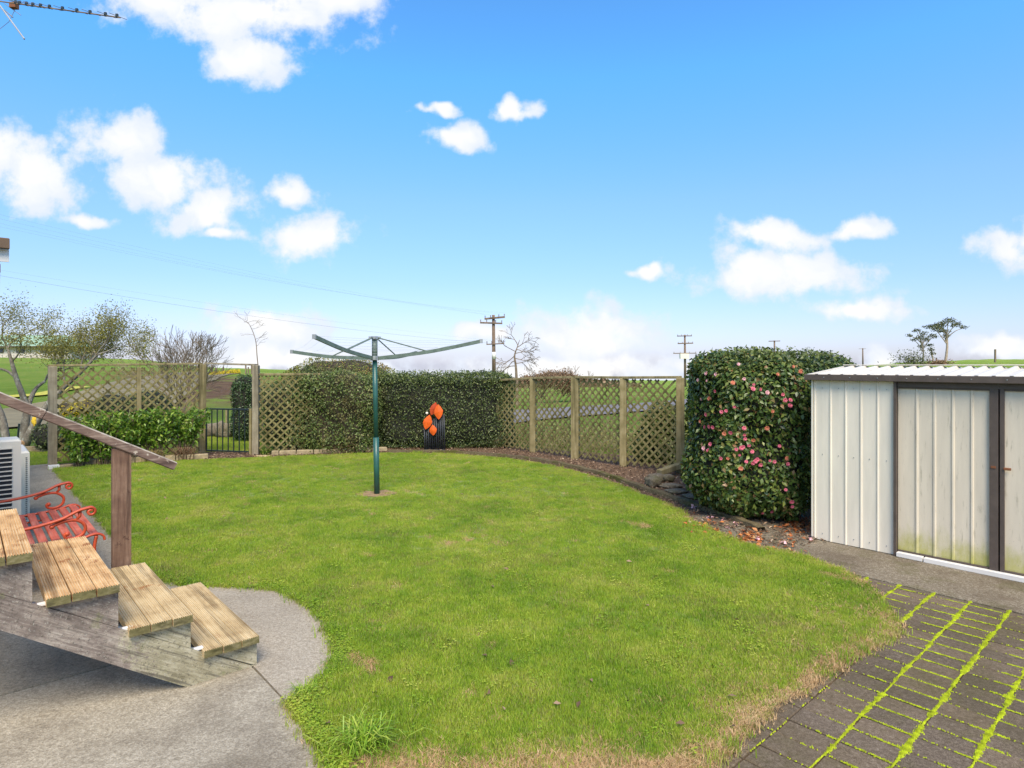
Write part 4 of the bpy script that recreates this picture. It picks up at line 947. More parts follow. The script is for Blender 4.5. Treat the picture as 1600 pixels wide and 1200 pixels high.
cm_c = np.array([AT(1166, 7.62).x, 7.62, 1.0]); cm_h = np.array([0.60, 0.62, 0.99]); cm_rot = 0.05
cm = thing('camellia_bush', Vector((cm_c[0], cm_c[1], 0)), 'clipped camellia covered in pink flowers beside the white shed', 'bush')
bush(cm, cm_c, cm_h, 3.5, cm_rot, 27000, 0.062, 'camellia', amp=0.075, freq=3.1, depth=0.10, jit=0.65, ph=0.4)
bh = thing('hedge', Vector((3.6, 9.0, 0)), 'tall dark hedge behind the flowering camellia and left of the shed', 'hedge')
bush(bh, (AT(1206, 9.0).x, 9.0, 0.98), (1.15, 0.80, 1.04), 4.0, -0.05, 28000, 0.062, 'backhedge', amp=0.06, freq=2.6, depth=0.12, ph=2.0)
def top_growth(root, c, h, ex, rot, n_, size, mat, up_):
    q = se_sample(n_ * 4, np.array(h), ex); q = q[q[:, 2] > 0.72 * h[2]][:n_]; ca, sa = math.cos(rot), math.sin(rot)
    w = np.stack([q[:, 0] * ca - q[:, 1] * sa, q[:, 0] * sa + q[:, 1] * ca, q[:, 2]], 1) + np.array(c); w[:, 2] += np.minimum(rng.exponential(up_, len(w)), 0.085)
    leaf_mesh('new_growth', w, np.tile([0, -.2, 1.0], (len(w), 1)), size, M[mat], root)
top_growth(bh, (AT(1206, 9.0).x, 9.0, 0.98), (1.15, 0.80, 1.04), 4.0, -0.05, 4200, 0.05, 'ygreen', 0.025)
top_growth(cm, cm_c, cm_h, 3.5, cm_rot, 2300, 0.055, 'ygreen', 0.04)
top_growth(hd, (AT(692, 13.95).x, 13.95, 0.80), (1.62, 0.52, 0.84), 8, 0.02, 3000, 0.05, 'ygreen', 0.03)
# shaded flank next to the shed
fk = thing('hedge', Vector((3.35, 8.2, 0)), 'shaded dark hedge flank in the gap between camellia and shed', 'hedge')
bush(fk, (AT(1266, 8.5).x, 8.5, 0.9), (0.42, 0.50, 0.92), 4, 0.3, 9000, 0.06, 'backhedge', amp=0.04, freq=3, depth=0.1, ph=3.3)

# camellia flowers
def flower_mesh(name, mat):
    vs_ = []; fs_ = []
    for ring, (r, z, n_, tilt) in enumerate(((0.040, 0.004, 7, 0.25), (0.027, 0.012, 6, 0.6), (0.014, 0.018, 5, 1.1))):
        for k in range(n_):
            q = 2 * PI * (k + ring * 0.5) / n_; c, s = math.cos(q), math.sin(q); wq = r * 0.62; i0 = len(vs_)
            base = Vector((c * 0.003, s * 0.003, z)); tip = Vector((c * r, s * r, z + r * math.sin(tilt) * 0.8)); sd_ = Vector((-s, c, 0)) * wq * 0.8
            md_ = base.lerp(tip, 0.62)
            vs_ += [base, md_ - sd_ + Z * 0.004, tip - sd_ * 0.35, tip + sd_ * 0.35, md_ + sd_ + Z * 0.004]
            fs_ += [(i0, i0 + 1, i0 + 2), (i0, i0 + 2, i0 + 3), (i0, i0 + 3, i0 + 4)]
    return mesh(name, vs_, fs_, mat)
FM = [flower_mesh('flower_pink', M['pink']), flower_mesh('flower_pale', M['palepink']), flower_mesh('flower_coral', M['coral'])]
FZ = [(182,295,1),(145,325,1),(185,328,1),(222,375,0),(160,410,1),(195,408,2),(350,320,1),(300,338,2),(393,345,0),(390,365,0),(422,367,0),(453,381,1),(307,445,0),(250,468,0),(270,463,0),(180,480,0),(155,510,2),(176,535,0),(195,533,0),(211,536,0),(262,565,2),(350,540,0),(352,570,0),(355,588,0),(392,594,2),(346,624,0),(338,628,0),(372,617,0),(386,645,0),(360,690,0),(408,680,0),(400,688,0),(423,704,0),(390,695,0),(335,720,2),(246,675,0),(278,675,2),(170,630,1),(190,640,0),(200,612,0),(508,620,0),(465,685,0),(485,690,0),(542,675,2),(545,700,0),(477,465,2),(523,390,0),(533,415,0),(555,438,0),(557,415,0),(570,265,2),(605,262,2),(602,287,2),(598,225,2),(325,255,1),(563,868,0),(565,890,0),(474,912,0),(432,918,0),(536,815,0),(315,635,0),(452,540,2),(290,560,0),(225,300,1),(500,300,2),(330,660,0)]
def se_f(p_):
    q = p_ - cm_c; ca, sa = math.cos(-cm_rot), math.sin(-cm_rot); q = np.array([q[0] * ca - q[1] * sa, q[0] * sa + q[1] * ca, q[2]])
    return (np.abs(q / (cm_h + 0.03 + lumpy(p_[None, :], 0.075, 3.1, 0.4)[0] * 0.9)) ** 3.5).sum() - 1, q
for zx, zy, kd in FZ:
    px, py = 1040 + zx / 2.857, 480 + zy / 2.857; d = np.array([(px - 800) / 960, 1.0, (HZ - py) / 960]); t = 6.2
    while t < 9:
        p_ = np.array([0, 0, EYE]) + d * t; f_, q = se_f(p_)
        if f_ < 0: break
        t += 0.01
    if t >= 9: continue
    g = np.sign(q) * np.abs(q / cm_h) ** 2.5 / cm_h; g = Vector(g).normalized() + Vector((random.gauss(0, .25), -0.3 + random.gauss(0, .2), random.gauss(0, .25)))
    o = link('flower', FM[kd], cm, Vector(p_) - worldloc(cm), g.to_track_quat('Z', 'Y').to_euler(), (random.uniform(.40, .70),) * 3)

# glossy shrubs before the left lattice
def stemmy(root, c, h, w, n_stem, per, size, mat, leaf0=0.25):
    mb = MB(); P = []; N = []
    for _ in range(n_stem):
        a_ = random.uniform(0, 2 * PI); b_ = Vector(c) + Vector((math.cos(a_), math.sin(a_), 0)) * w * 0.25 * random.random()
        tip = Vector(c) + Vector((math.cos(a_) * w * random.uniform(.3, 1), math.sin(a_) * w * 0.7 * random.uniform(.3, 1), h * random.uniform(0.65, 1.05)))
        pts = crv([b_, b_.lerp(tip, 0.5) + Z * 0.05, tip], 4); mb.tube(pts, [0.008 - 0.0008 * i for i in range(len(pts))], 4, cap=False)
        for i in range(per):
            t = leaf0 + (1 - leaf0) * random.random() ** 0.8; q = pts[min(int(t * 8), 7)].lerp(pts[min(int(t * 8) + 1, 8)], t * 8 % 1)
            dr = Vector((random.gauss(0, 1), random.gauss(0, 1), random.gauss(0.2, .6))).normalized()
            P.append(list(q + dr * 0.05)); N.append(list(dr + Z * 0.3))
    mb.build('stems', M['twig'], root); leaf_mesh('foliage', P, N, size, M[mat], root, 0.6, 0.42)
gl = [(127, 11.15, 0.88, 0.42, 'glossy green shrub, leftmost in the row before the lattice'), (168, 11.35, 0.98, 0.45, 'glossy green shrub behind the handrail post before the lattice'),
      (205, 11.6, 0.95, 0.44, 'glossy green shrub in the middle of the row before the lattice'), (244, 11.85, 0.96, 0.44, 'glossy green shrub with dry stems at its foot before the lattice'),
      (290, 12.15, 0.98, 0.46, 'glossy green shrub beside the gate post with brown growth below')]
for px, Y, h, w, lb in gl:
    r = thing('glossy_shrub', AT(px, Y), lb, 'shrub', 'glossy shrubs in front of the left lattice')
    stemmy(r, AT(px, Y), h, w, 30, 60, 0.085, 'bright', 0.15 if px < 200 else 0.35)
def tuft(name, c, n_, h, w, mat, label, cat, wid=0.006, group=None, curve=0.5):
    r = thing(name, c, label, cat, group); vs_ = []; fs_ = []; rr = []
    for _ in range(n_):
        a_ = random.uniform(0, 2 * PI); b_ = Vector((random.gauss(0, w * .22), random.gauss(0, w * .22), 0)); hh = h * random.uniform(.5, 1.1); out = Vector((math.cos(a_), math.sin(a_), 0)) * w * random.uniform(.3, 1)
        sd_ = Vector((-math.sin(a_ + random.gauss(0, .6)), math.cos(a_), 0)) * wid * random.uniform(.6, 1.2); i0 = len(vs_); q = random.random()
        for t in (0, 0.35, 0.7):
            p_ = b_ + out * t ** 1.6 + Z * hh * (t - curve * 0.5 * t * t); k = 1 - 0.5 * t; vs_ += [p_ - sd_ * k, p_ + sd_ * k]
        vs_.append(b_ + out + Z * hh * (1 - curve)); fs_ += [(i0, i0 + 1, i0 + 3, i0 + 2), (i0 + 2, i0 + 3, i0 + 5, i0 + 4), (i0 + 4, i0 + 5, i0 + 6)]; rr += [q] * 7
    m_ = mesh('blades', vs_, fs_, M[mat]); at = m_.attributes.new('rnd', 'FLOAT', 'POINT'); at.data.foreach_set('value', rr); link('blades', m_, r); return r
tuft('dry_plant', AT(238, 11.7), 260, 0.38, 0.28, 'drygrass', 'clump of dead brown stems under the glossy shrubs', 'plant')
tuft('dry_plant', AT(288, 12.0), 320, 0.42, 0.36, 'brownleaf', 'reddish brown dead growth at the foot of the shrub by the gate', 'plant')
tuft('weed_clump', AT(415, 12.7), 150, 0.22, 0.25, 'bright', 'small green weed clump at the foot of the gate post', 'plant')
tuft('leafy_plant', AT(497, 12.9), 300, 0.5, 0.30, 'ygreen', 'green strappy plant at the foot of the climber hedge', 'plant')
tuft('dry_plant', AT(545, 13.0), 320, 0.36, 0.45, 'brownleaf', 'dead brown twigs at the foot of the climber hedge', 'plant')
M['tuft'] = leafmat('tuft_blade', [(0.0, (0.16, 0.30, 0.02)), (0.6, (0.30, 0.46, 0.03)), (1.0, (0.5, 0.55, 0.10))], 0.4, 0.35)
tuft('grass_tuft', G(568, 1172), 230, 0.20, 0.22, 'tuft', 'long bright grass tuft at the corner of the near concrete', 'grass tuft', 0.004)
tuft('grass_tuft', G(478, 1085), 110, 0.09, 0.12, 'tuft', 'short grass tuft spilling over the end of the curved pad', 'grass tuft', 0.003)

# shrubs beyond the fences
r = thing('columnar_shrub', AT(381, 15.2), 'dark rounded upright shrub seen beyond the gate', 'shrub')
bush(r, (AT(382, 15.2).x, 15.2, 0.78), (0.29, 0.29, 0.80), 3.0, 0, 6000, 0.05, 'backhedge', amp=0.03, depth=0.08)
for px, Y, h, w, lb in ((190, 14.6, 1.15, 0.7, 'dark leafy shrub behind the left lattice, left of its middle post'), (232, 15.0, 1.2, 0.55, 'dark leafy shrub behind the left lattice, right of its middle post'), (98, 13.6, 0.62, 0.5, 'low dark shrub behind the far left fence post')):
    r = thing('shrub', AT(px, Y), lb, 'shrub'); bush(r, (AT(px, Y).x, Y, h / 2), (w, 0.4, h / 2), 2.6, 0, 3500, 0.06, 'darkhedge', amp=0.06, depth=0.15)
r = thing('leafy_shrub', AT(1035, 11.6), 'green leafy shrub pushing against the right end of the lattice', 'shrub')
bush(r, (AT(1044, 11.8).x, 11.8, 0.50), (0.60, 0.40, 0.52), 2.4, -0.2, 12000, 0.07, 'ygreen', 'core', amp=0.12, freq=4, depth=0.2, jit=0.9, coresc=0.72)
# dry scrub behind the right lattice
N_ = 4200; X_ = rng.uniform(AT(770, 14).x, AT(1020, 12.6).x, N_); Y_ = 13.2 + (0.5 - X_) * 0.33 + 0.5 + rng.exponential(0.5, N_); Z_ = rng.beta(1.0, 3.4, N_) * 0.9
leaf_mesh('dry_scrub', np.stack([X_, Y_, Z_], 1), rng.normal(0, 1, (N_, 3)), 0.07, M['drygrass'], None, 0.3, 0.16)
tag(bpy.context.scene.objects['dry_scrub'], 'straw coloured scrub growing behind the right lattice fence', 'scrub', kind='stuff')
N_ = 2200; X_ = rng.uniform(AT(800, 14).x, AT(1020, 12.6).x, N_); Y_ = 13.6 + (0.5 - X_) * 0.33 + 0.5 + rng.exponential(0.5, N_); Z_ = rng.beta(1.1, 2.0, N_) * 0.6
leaf_mesh('rough_growth', np.stack([X_, Y_, Z_], 1), rng.normal(0, 1, (N_, 3)), 0.08, M['ygreen'], None, 0.3, 0.3)
tag(bpy.context.scene.objects['rough_growth'], 'rough green growth behind the right lattice fence', 'scrub', kind='stuff')
for px, Y, lb in ((112, 19, 'small yellow flowering shrub, first behind the left lattice'), (138, 19.6, 'small yellow flowering shrub, second behind the left lattice'), (157, 20.2, 'small yellow flowering shrub just left of the lattice middle post')):
    r = thing('flowering_shrub', AT(px, Y), lb, 'shrub', 'yellow flowering shrubs behind the left lattice')
    bush(r, (AT(px, Y).x, Y, 0.42), (0.34, 0.26, 0.26), 2.2, 0, 900, 0.07, 'yellow', 'corebrown', amp=0.07, freq=5, depth=0.1)
    MB().tube([AT(px, Y, -0.05), AT(px, Y, 0.3)], 0.02, 5).build('stem', M['twig'], r)
N_ = 2500; px_ = rng.uniform(325, 374, N_); Y_ = 60 + (px_ - 325) * 0.35 + rng.normal(0, 1.5, N_); X_ = (px_ - 800) * Y_ / 960
Zt = np.array([TZ(a_, b_) for a_, b_ in zip(X_, Y_)]) + rng.random(N_) * 0.35 * (px_ - 320) / 50
leaf_mesh('gorse', np.stack([X_, Y_, Zt], 1), rng.normal(0, 1, (N_, 3)), 0.25, M['yellow'], None, 0.3, 0.6)
tag(bpy.context.scene.objects['gorse'], 'yellow flowering gorse along the hill road above the gate', 'gorse', kind='stuff')

# boulders beyond the gate
def rock(name, c, dims, label, cat, mat='stone', rot=0.0, group=None, sub=3, rough=0.12):
    b = bmesh.new(); bmesh.ops.create_icosphere(b, subdivisions=sub, radius=1); vs_ = []
    sd_ = random.random() * 10
    for x in b.verts:
        co = x.co.copy(); ex = 3.2; k = (abs(co.x) ** ex + abs(co.y) ** ex + abs(co.z) ** ex) ** (-1 / ex); co *= k
        co *= 1 + rough * (math.sin(co.x * 3 + sd_) * math.sin(co.y * 4 + sd_ * 2) + 0.5 * math.sin(co.z * 5 + sd_ * 3 + co.x * 4))
        co = Vector((co.x * dims[0] / 2, co.y * dims[1] / 2, co.z * dims[2] / 2 + dims[2] / 2)); co.rotate(Euler((0, 0, rot))); vs_.append(co)
    fs_ = [tuple(q.index for q in f.verts) for f in b.faces]; b.free()
    o = link(name, mesh(name, vs_, fs_, M[mat], True), None, Vector(c)); return tag(o, label, cat, group)
rock('boulder', AT(331, 16.2, -.05), (0.40, 0.35, 0.36), 'brown rounded boulder on the left beyond the gate bars', 'boulder', group='boulders beyond the gate')
rock('boulder', AT(345, 15.9, -.05), (0.22, 0.3, 0.44), 'tall squared boulder in the middle beyond the gate bars', 'boulder', group='boulders beyond the gate')
rock('boulder', AT(357, 16.0, -.05), (0.34, 0.35, 0.38), 'pale boulder touching the dark upright shrub beyond the gate', 'boulder', group='boulders beyond the gate')

# ------------------------------------------------------------------ trees
t1 = thing('leaning_tree', G(38, 698), 'lichened multi-stemmed tree with sparse olive crown, left of the lattice fence', 'tree')
mb = MB(); tips = []
def L3(l, r, n_=7): P = crv([AT(a_, b_, 0) + Z * ZA(c, b_) for a_, c, b_ in l], 4); mb.tube(P, [r[0] + (r[1] - r[0]) * i / (len(P) - 1) for i in range(len(P))], n_, cap=False); return P
L3([(37, 697, 13.9), (38, 670, 13.9), (42, 640, 13.9), (36, 620, 13.85), (25, 590, 13.8), (18, 565, 13.8), (12, 545, 13.8)], (0.10, 0.025))
L3([(37, 697, 13.9), (50, 672, 13.9), (60, 655, 13.95), (78, 628, 14.0), (100, 605, 14.1), (128, 580, 14.2), (150, 556, 14.3)], (0.11, 0.025))
L3([(42, 640, 13.9), (50, 618, 14.0), (58, 605, 14.1), (70, 596, 14.2)], (0.055, 0.03))
L3([(25, 590, 13.8), (12, 580, 13.8), (-5, 575, 13.7)], (0.035, 0.02))
br = [((12, 545, 13.8), (-.3, 0, 1)), ((12, 545, 13.8), (.5, .1, .9)), ((18, 565, 13.8), (.7, .3, .8)), ((70, 596, 14.2), (.2, .1, 1)), ((70, 596, 14.2), (.6, .2, .9)), ((100, 605, 14.1), (-.1, .2, 1)), ((100, 605, 14.1), (.4, -.2, 1)),
      ((128, 580, 14.2), (-.2, 0, 1)), ((128, 580, 14.2), (.5, .3, .9)), ((150, 556, 14.3), (.7, 0, .7)), ((150, 556, 14.3), (1, .1, .4)), ((150, 556, 14.3), (0.1, .3, 1))]
for (a_, c, b_), d in br: grow(mb, AT(a_, b_, 0) + Z * ZA(c, b_), d, 0.56, 0.022, 2, tips, 0.65, 4, 0.0, 3.4, 0.74, 0.2, 5, 0.003)
mb.build('trunk', M['bark'], t1, True)
tt_ = [t for t in tips if t[2] <= 1 and t[0].z > 2.05]
tip_leaves(t1, [t for t in tt_ if random.random() < 0.8], 44, 0.13, 0.042, 'olive')
MB().ball(AT(53, 13.75, ZA(658, 13.75)), 0.07, 2, (0.7, 0.5, 1.5), 0.25).build('lichen_patch', M['lichen'], t1)
MB().tube([AT(33, 13.72, ZA(692, 13.7)), AT(34, 13.66, ZA(693, 13.7))], 0.055, 10).build('sawn_stub', M['cut'], t1)
t2 = thing('tree_stem', AT(4, 12.9), 'pale leaning tree trunk cut by the left edge above the heat pump', 'tree')
mb = MB(); tips = []
mb.tube(crv([AT(12, 12.9, -.05), AT(8, 12.9, ZA(680, 12.9)), AT(0, 12.9, ZA(645, 12.9)), AT(-25, 12.8, ZA(600, 12.8))], 4), [0.09, .088, .085, .08, .078, .076, .073, .07, .068, .065, .06, .055, .05], 8, False)
grow(mb, AT(-25, 12.8, ZA(600, 12.8)), (-.2, 0, 1), 0.5, 0.04, 2, tips, 0.6); mb.build('trunk', M['bark'], t2, True)
tip_leaves(t2, [t for t in tips if t[2] <= 1], 16, 0.07, 0.04, 'olive')
for px, py, py2, Y, lb in ((27, 662, 696, 14.6, 'thin dark stake left of the leaning tree'), (62, 650, 700, 14.4, 'thin dark stake right of the leaning tree')):
    o = MB().tube([AT(px, Y, -0.05), AT(px + (3 if px < 40 else 0), Y, ZA(py, Y))], 0.022, 6).build('stake', M['gate']); tag(o, lb, 'stake', 'stakes by the leaning tree')
o = MB().cbox(AT(52, 13.4, 0.0), (1.3, 0.12, 0.14)).build('timber_edging', M['sleeper']); tag(o, 'low timber edging between the side lawn and the road', 'edging')

def bare(px, Y, py_top, name, label, n0=5, spread=0.55, L=None, depth=3, droop=0.0, leaf=None, d0=(0, 0, 1), r0=0.05, mat='twig', kids=3, z0=None):
    zb = TZ(AT(px, Y).x, Y) if z0 is None else z0; zt = ZA(py_top, Y); H = zt - zb; r = thing(name, AT(px, Y, zb), label, 'tree'); mb = MB(); tips = []
    for i in range(n0):
        a_ = 2 * PI * i / max(n0, 1) + random.random(); k = 0.0 if n0 == 1 else 0.55
        grow(mb, AT(px, Y, zb), (d0[0] + math.cos(a_) * k, d0[1] + math.sin(a_) * k, 1), (L or H * 0.42), r0, depth, tips, spread, 4, droop, kids, 0.66, 0.12, 5, 0.004 * Y / 14)
    mb.build('trunk', M[mat], r)
    if leaf: tip_leaves(r, [t for t in tips if t[2] <= 1], *leaf)
    return r
bare(283, 22, 503, 'bare_tree', 'bare bushy grey tree rising behind the left lattice fence', 10, 0.5, 1.45, 3, -0.03, None, r0=0.035)
sp_ = thing('sapling', AT(407, 14.5, -0.05), 'thin leafless sapling above the gate post', 'tree'); mb = MB(); P = crv([AT(412, 14.5, -.05), AT(406, 14.5, ZA(600, 14.5)), AT(402, 14.5, ZA(560, 14.5)), AT(399, 14.5, ZA(530, 14.5)), AT(389, 14.5, ZA(506, 14.5)), AT(381, 14.5, ZA(503, 14.5))], 5)
mb.tube(P, [0.016 - 0.0005 * i for i in range(len(P))], 5, False); tips = []
for i, dx in ((13, 1), (15, 1), (16, -.6), (18, 1), (19, .4), (20, -.8), (21, .9), (22, .2), (23, -.3), (14, .8)):
    grow(mb, P[i], (dx, random.gauss(0, .4), random.uniform(.1, .9)), 0.22, 0.0045, 1, tips, 0.6, 4, 0, 2, 0.6, 0.2, 3, 0.0025)
mb.build('trunk', M['twig'], sp_)
bt = thing('bare_tree', AT(806, 30, TZ(AT(806, 30).x, 30)), 'bare twisted tree right of the nearest power pole', 'tree'); mb = MB(); tips = []
P = crv([AT(808, 30, TZ(AT(806, 30).x, 30) - .1), AT(807, 30, ZA(592, 30)), AT(806, 30, ZA(572, 30)), AT(804, 30, ZA(556, 30)), AT(808, 30, ZA(543, 30)), AT(812, 30, ZA(531, 30))], 4); mb.tube(P, [0.085 - 0.0038 * i for i in range(len(P))], 6, False)
for i, d_ in ((10, (-1, .2, -.35)), (11, (1, 0, -.1)), (9, (1, .3, -.3)), (12, (-1, .1, -.5)), (13, (.9, -.3, .3)), (14, (-.8, .2, .4)), (16, (.6, .2, .6)), (17, (-.5, .2, .8)), (8, (-1, .3, 0)), (15, (1, .2, 0))):
    grow(mb, P[i], d_, 0.62, 0.028, 2, tips, 0.7, 4, 0.04, 3, 0.66, 0.16, 4, 0.008)
mb.build('trunk', M['twig'], bt)
bare(846, 34, 566, 'brown_shrub', 'brown twiggy shrub right of the bare twisted tree', 8, 0.5, 0.75, 2, 0, (10, 0.12, 0.09, 'brownleaf', 'twigs'), r0=0.03, z0=0.0)
bare(880, 36, 568, 'brown_shrub', 'low brown hump shrub above the middle of the right lattice', 10, 0.6, 0.7, 2, 0.02, (16, 0.16, 0.1, 'brownleaf', 'twigs'), r0=0.03, z0=0.0)
bare(896, 37, 560, 'bare_tree', 'small bare tree beside the low brown hump shrub', 3, 0.5, 0.9, 2, 0, None, r0=0.03, z0=0.0)
bare(692, 16, 570, 'sapling', 'small pale twig rising above the dark hedge', 2, 0.6, 0.8, 1, 0, (6, 0.04, 0.04, 'brownleaf', 'leaves'), r0=0.01, kids=1.5)
# far scrub line that closes the middle distance
N_ = 5000; px_ = rng.uniform(800, 1000, N_); Y_ = 120 + rng.normal(0, 5, N_); X_ = (px_ - 800) * Y_ / 960
hgt_ = np.clip(2.6 - np.abs(px_ - 860) / 55, 0.3, 3); Zt = np.array([TZ(a_, b_) for a_, b_ in zip(X_, Y_)]) + rng.random(N_) * hgt_
leaf_mesh('far_scrub', np.stack([X_, Y_, Zt], 1), rng.normal(0, 1, (N_, 3)), 0.7, M['brownleaf'], None, 0.3, 0.6)
tag(bpy.context.scene.objects['far_scrub'], 'far brownish scrub line across the pasture', 'scrub', kind='stuff')

# gum trees on the right-hand hill
def gum(px, Y, pyb, pyt, clumps, label, r0):
    zb = ZA(pyb, Y); r = thing('gum_tree', AT(px, Y, zb - 0.5), label, 'tree', 'tall gums on the right hill'); mb = MB(); P = []
    top = AT(px + (2 if px > 1460 else 0), Y, ZA(pyt + 18, Y)); base = AT(px, Y, zb - 0.6)
    mb.tube(crv([base, base.lerp(top, 0.5) + Vector((0.25, 0, 0)), top], 4), [r0 - r0 * 0.06 * i for i in range(9)], 7, False)
    for cx_, cy_, rx_, ry_ in clumps:
        c = AT(cx_, Y + random.uniform(-1.5, 1.5), ZA(cy_, Y)); s = base.lerp(top, random.uniform(0.6, 0.98))
        mb.tube(crv([s, s.lerp(c, 0.5) + Z * 0.3, c - Z * 0.2], 3), [0.11 - 0.012 * i for i in range(7)], 5, False)
        k = int(95 * rx_ * ry_ / 20) + 40; q = rng.normal(0, 1, (k, 3)); q /= np.linalg.norm(q, axis=1)[:, None]; q *= rng.random(k)[:, None] ** 0.4
        q = q * np.array([rx_ * Y / 960, 1.0, ry_ * Y / 960]); q[:, 2] -= (q[:, 0] / (rx_ * Y / 960)) ** 2 * 0.25; P.append(q + np.array(c))
    mb.build('trunk', M['gumbark'], r, True); P = np.concatenate(P); leaf_mesh('crown', P, rng.normal(0, 1, P.shape), 0.32, M['gum'], r, 0.5, 0.45)
gum(1477, 120, 563, 500, [(1482, 501, 11, 4), (1470, 506, 12, 5), (1495, 507, 9, 4), (1455, 509, 14, 3), (1465, 513, 10, 5), (1475, 516, 9, 3), (1506, 511, 5, 2), (1478, 524, 5, 2.5)], 'tall gum tree with a wide flat crown on the right hill', 0.27)
gum(1441, 124, 566, 518, [(1432, 516, 7, 3), (1443, 520, 6, 3), (1438, 527, 7, 3), (1448, 530, 5, 4), (1421, 524, 4, 2), (1428, 530, 4, 2), (1458, 525, 7, 4), (1440, 540, 5, 3)], 'thinner gum tree with broken crown left of the flat crowned gum', 0.20)
gum(1456, 122, 566, 535, [(1455, 545, 4, 3), (1452, 538, 3, 2), (1457, 552, 3, 2)], 'short ragged gum between the two taller gums', 0.2)
for px, py, rx_, h_, lb in ((1425, 572, 24, 2.6, 'olive scrub thicket at the foot of the gum trees'), (1466, 565, 16, 1.0, 'grey brown heap of brush under the flat crowned gum')):
    Y = 118; r = thing('thicket', AT(px, Y, ZA(574, Y)), lb, 'thicket'); k = 1500; q = rng.normal(0, 1, (k, 3)) * np.array([rx_ * 0.5 * Y / 960, 1.0, h_ * 0.36]) + np.array([AT(px, Y).x, Y, ZA(570, Y) + h_ * 0.2])
    leaf_mesh('foliage', q, rng.normal(0, 1, q.shape), 0.35, M['gum'] if h_ > 2 else M['brownleaf'], r, 0.5, 0.45)

# hill house
Yh = 108; hb = ZA(561, Yh)
hh = empty('farmhouse', AT(30, Yh, hb), 'distant cream farmhouse with pale green roof on the left hill', 'house')
xl, xr = AT(-90, Yh).x, AT(105, Yh).x; zt = ZA(541, Yh); zr = ZA(522, Yh)
MB().box(((xl + xr) / 2, Yh + 4, (hb - 1 + zt) / 2), (xr - xl, 7.8, zt - hb + 1)).build('wall', M['hwall'], hh)
mb = MB(); mb.add([(xl - .5, Yh - .6, zt), (xr + .5, Yh - .6, zt), (xr + .5, Yh + 8.6, zt), (xl - .5, Yh + 8.6, zt), (xl + 1, Yh + 4, zr), (xr - 3.2, Yh + 4, zr)], [(0, 1, 5, 4), (1, 2, 5), (2, 3, 4, 5), (3, 0, 4), (3, 2, 1, 0)]); mb.build('roof', M['hroof'], hh)
MB().box(((xl + xr) / 2, Yh - .65, zt - .1), (xr - xl + 1.1, 0.12, 0.25)).build('gutter', M['htrim'], hh)
for px, w in ((28, 0.55), (35, 0.55), (68, 1.05), (2, 0.6)):
    wn = MB().box((AT(px, Yh).x, Yh + 0.06, (hb + zt) / 2 + 0.35), (w * 1.15, 0.16, 0.75)).build('window', M['htrim'], hh)
    MB().box((AT(px, Yh).x, Yh - 0.03, (hb + zt) / 2 + 0.35), (w, 0.06, 0.62)).build('pane', M['hglass'], wn).location = -wn.location
ff = empty('paddock_fence', AT(40, 104, ZA(562, 104)), 'pale rail fence running below the distant farmhouse', 'fence')
zf = ZA(561, 104)
for px in range(-60, 112, 9): MB().box(AT(px, 104, zf + 0.1), (0.14, 0.14, 1.5)).build('post', M['hwall'], ff)
MB().box(((AT(-60, 104).x + AT(111, 104).x) / 2, 103.9, zf + 0.72), (AT(111, 104).x - AT(-60, 104).x, 0.05, 0.12)).build('rail', M['hwall'], ff)
fp = empty('paddock_fence', AT(370, 70, TZ(AT(370, 70).x, 70)), 'thin post fence on the ridge above the gate', 'fence')
for px, h_ in ((331, 1.0), (338, 0.7), (384, 1.1), (388, 0.8), (393, 1.0), (349, .8)):
    q = AT(px, 70); MB().box((q.x, q.y, TZ(q.x, 70) + h_ / 2 - .1), (0.12, 0.12, h_ + .2)).build('post', M['twig'], fp)
o = MB().box(AT(1555, 150, ZA(556, 150)), (0.3, 0.3, 3.2)).build('fence_post', M['twig']); tag(o, 'lone dark post on the crest of the right hill', 'post')
o = MB().box(AT(354, 19, 0.18), (0.05, 0.05, 0.6)).build('marker_stake', M['fpost']); tag(o, 'small pale stake on the grass beyond the gate', 'stake')

# ------------------------------------------------------------------ power poles and wires
def upole(px, Y, top, arms, label, band=None, trafo=False, r=0.15, pins=True):
    zb = TZ(AT(px, Y).x, Y) - 0.3; zt = ZA(top, Y); c = AT(px, Y); rt = empty('power_pole', AT(px, Y, zb), label, 'power pole', 'power poles across the paddocks')
    MB().tube([AT(px + 2.2 * (570 - top) / 80 * 0.5, Y, zb), AT(px, Y, zt)], [r * 1.25, r * 0.8], 10).build('post', M['pole'], rt, True)
    for (ya, x0, x1, dy, th) in arms:
        a_ = AT(x0, Y - 0.2, ZA(ya + dy, Y)); b_ = AT(x1, Y - 0.2, ZA(ya - dy, Y))
        ar = MB().bar(a_, b_, 0.12 * th, 0.14 * th).build('crossarm', M['pole'], rt)
        if pins:
            for t in (0.03, 0.3, 0.7, 0.97):
                q = a_.lerp(b_, t) - worldloc(ar); i_ = MB().tube([q + Vector((0, 0, 0)), q + Z * 0.28], [0.03, 0.05], 6).build('insulator', M['insul'])
                i_.parent = ar
    if band: MB().tube([AT(px + 0.9, Y, ZA(band[1], Y)), AT(px + 0.7, Y, ZA(band[0], Y))], r * 1.12, 10).build('white_band', M['white_paint'], rt, True)
    if trafo:
        MB().cbox(AT(px - 1, Y - 0.5, ZA(556.5, Y)), (1.5, 0.8, 0.9)).build('transformer', M['white_plastic'], rt)
    return rt
upole(771, 55, 492, [(497, 757, 789, 1.5, 1.2), (505, 750, 785, -0.6, 1.0), (537.5, 760, 788, 0.7, 0.7)], 'nearest brown power pole with white band behind the dark hedge', band=(550, 561), r=0.16)
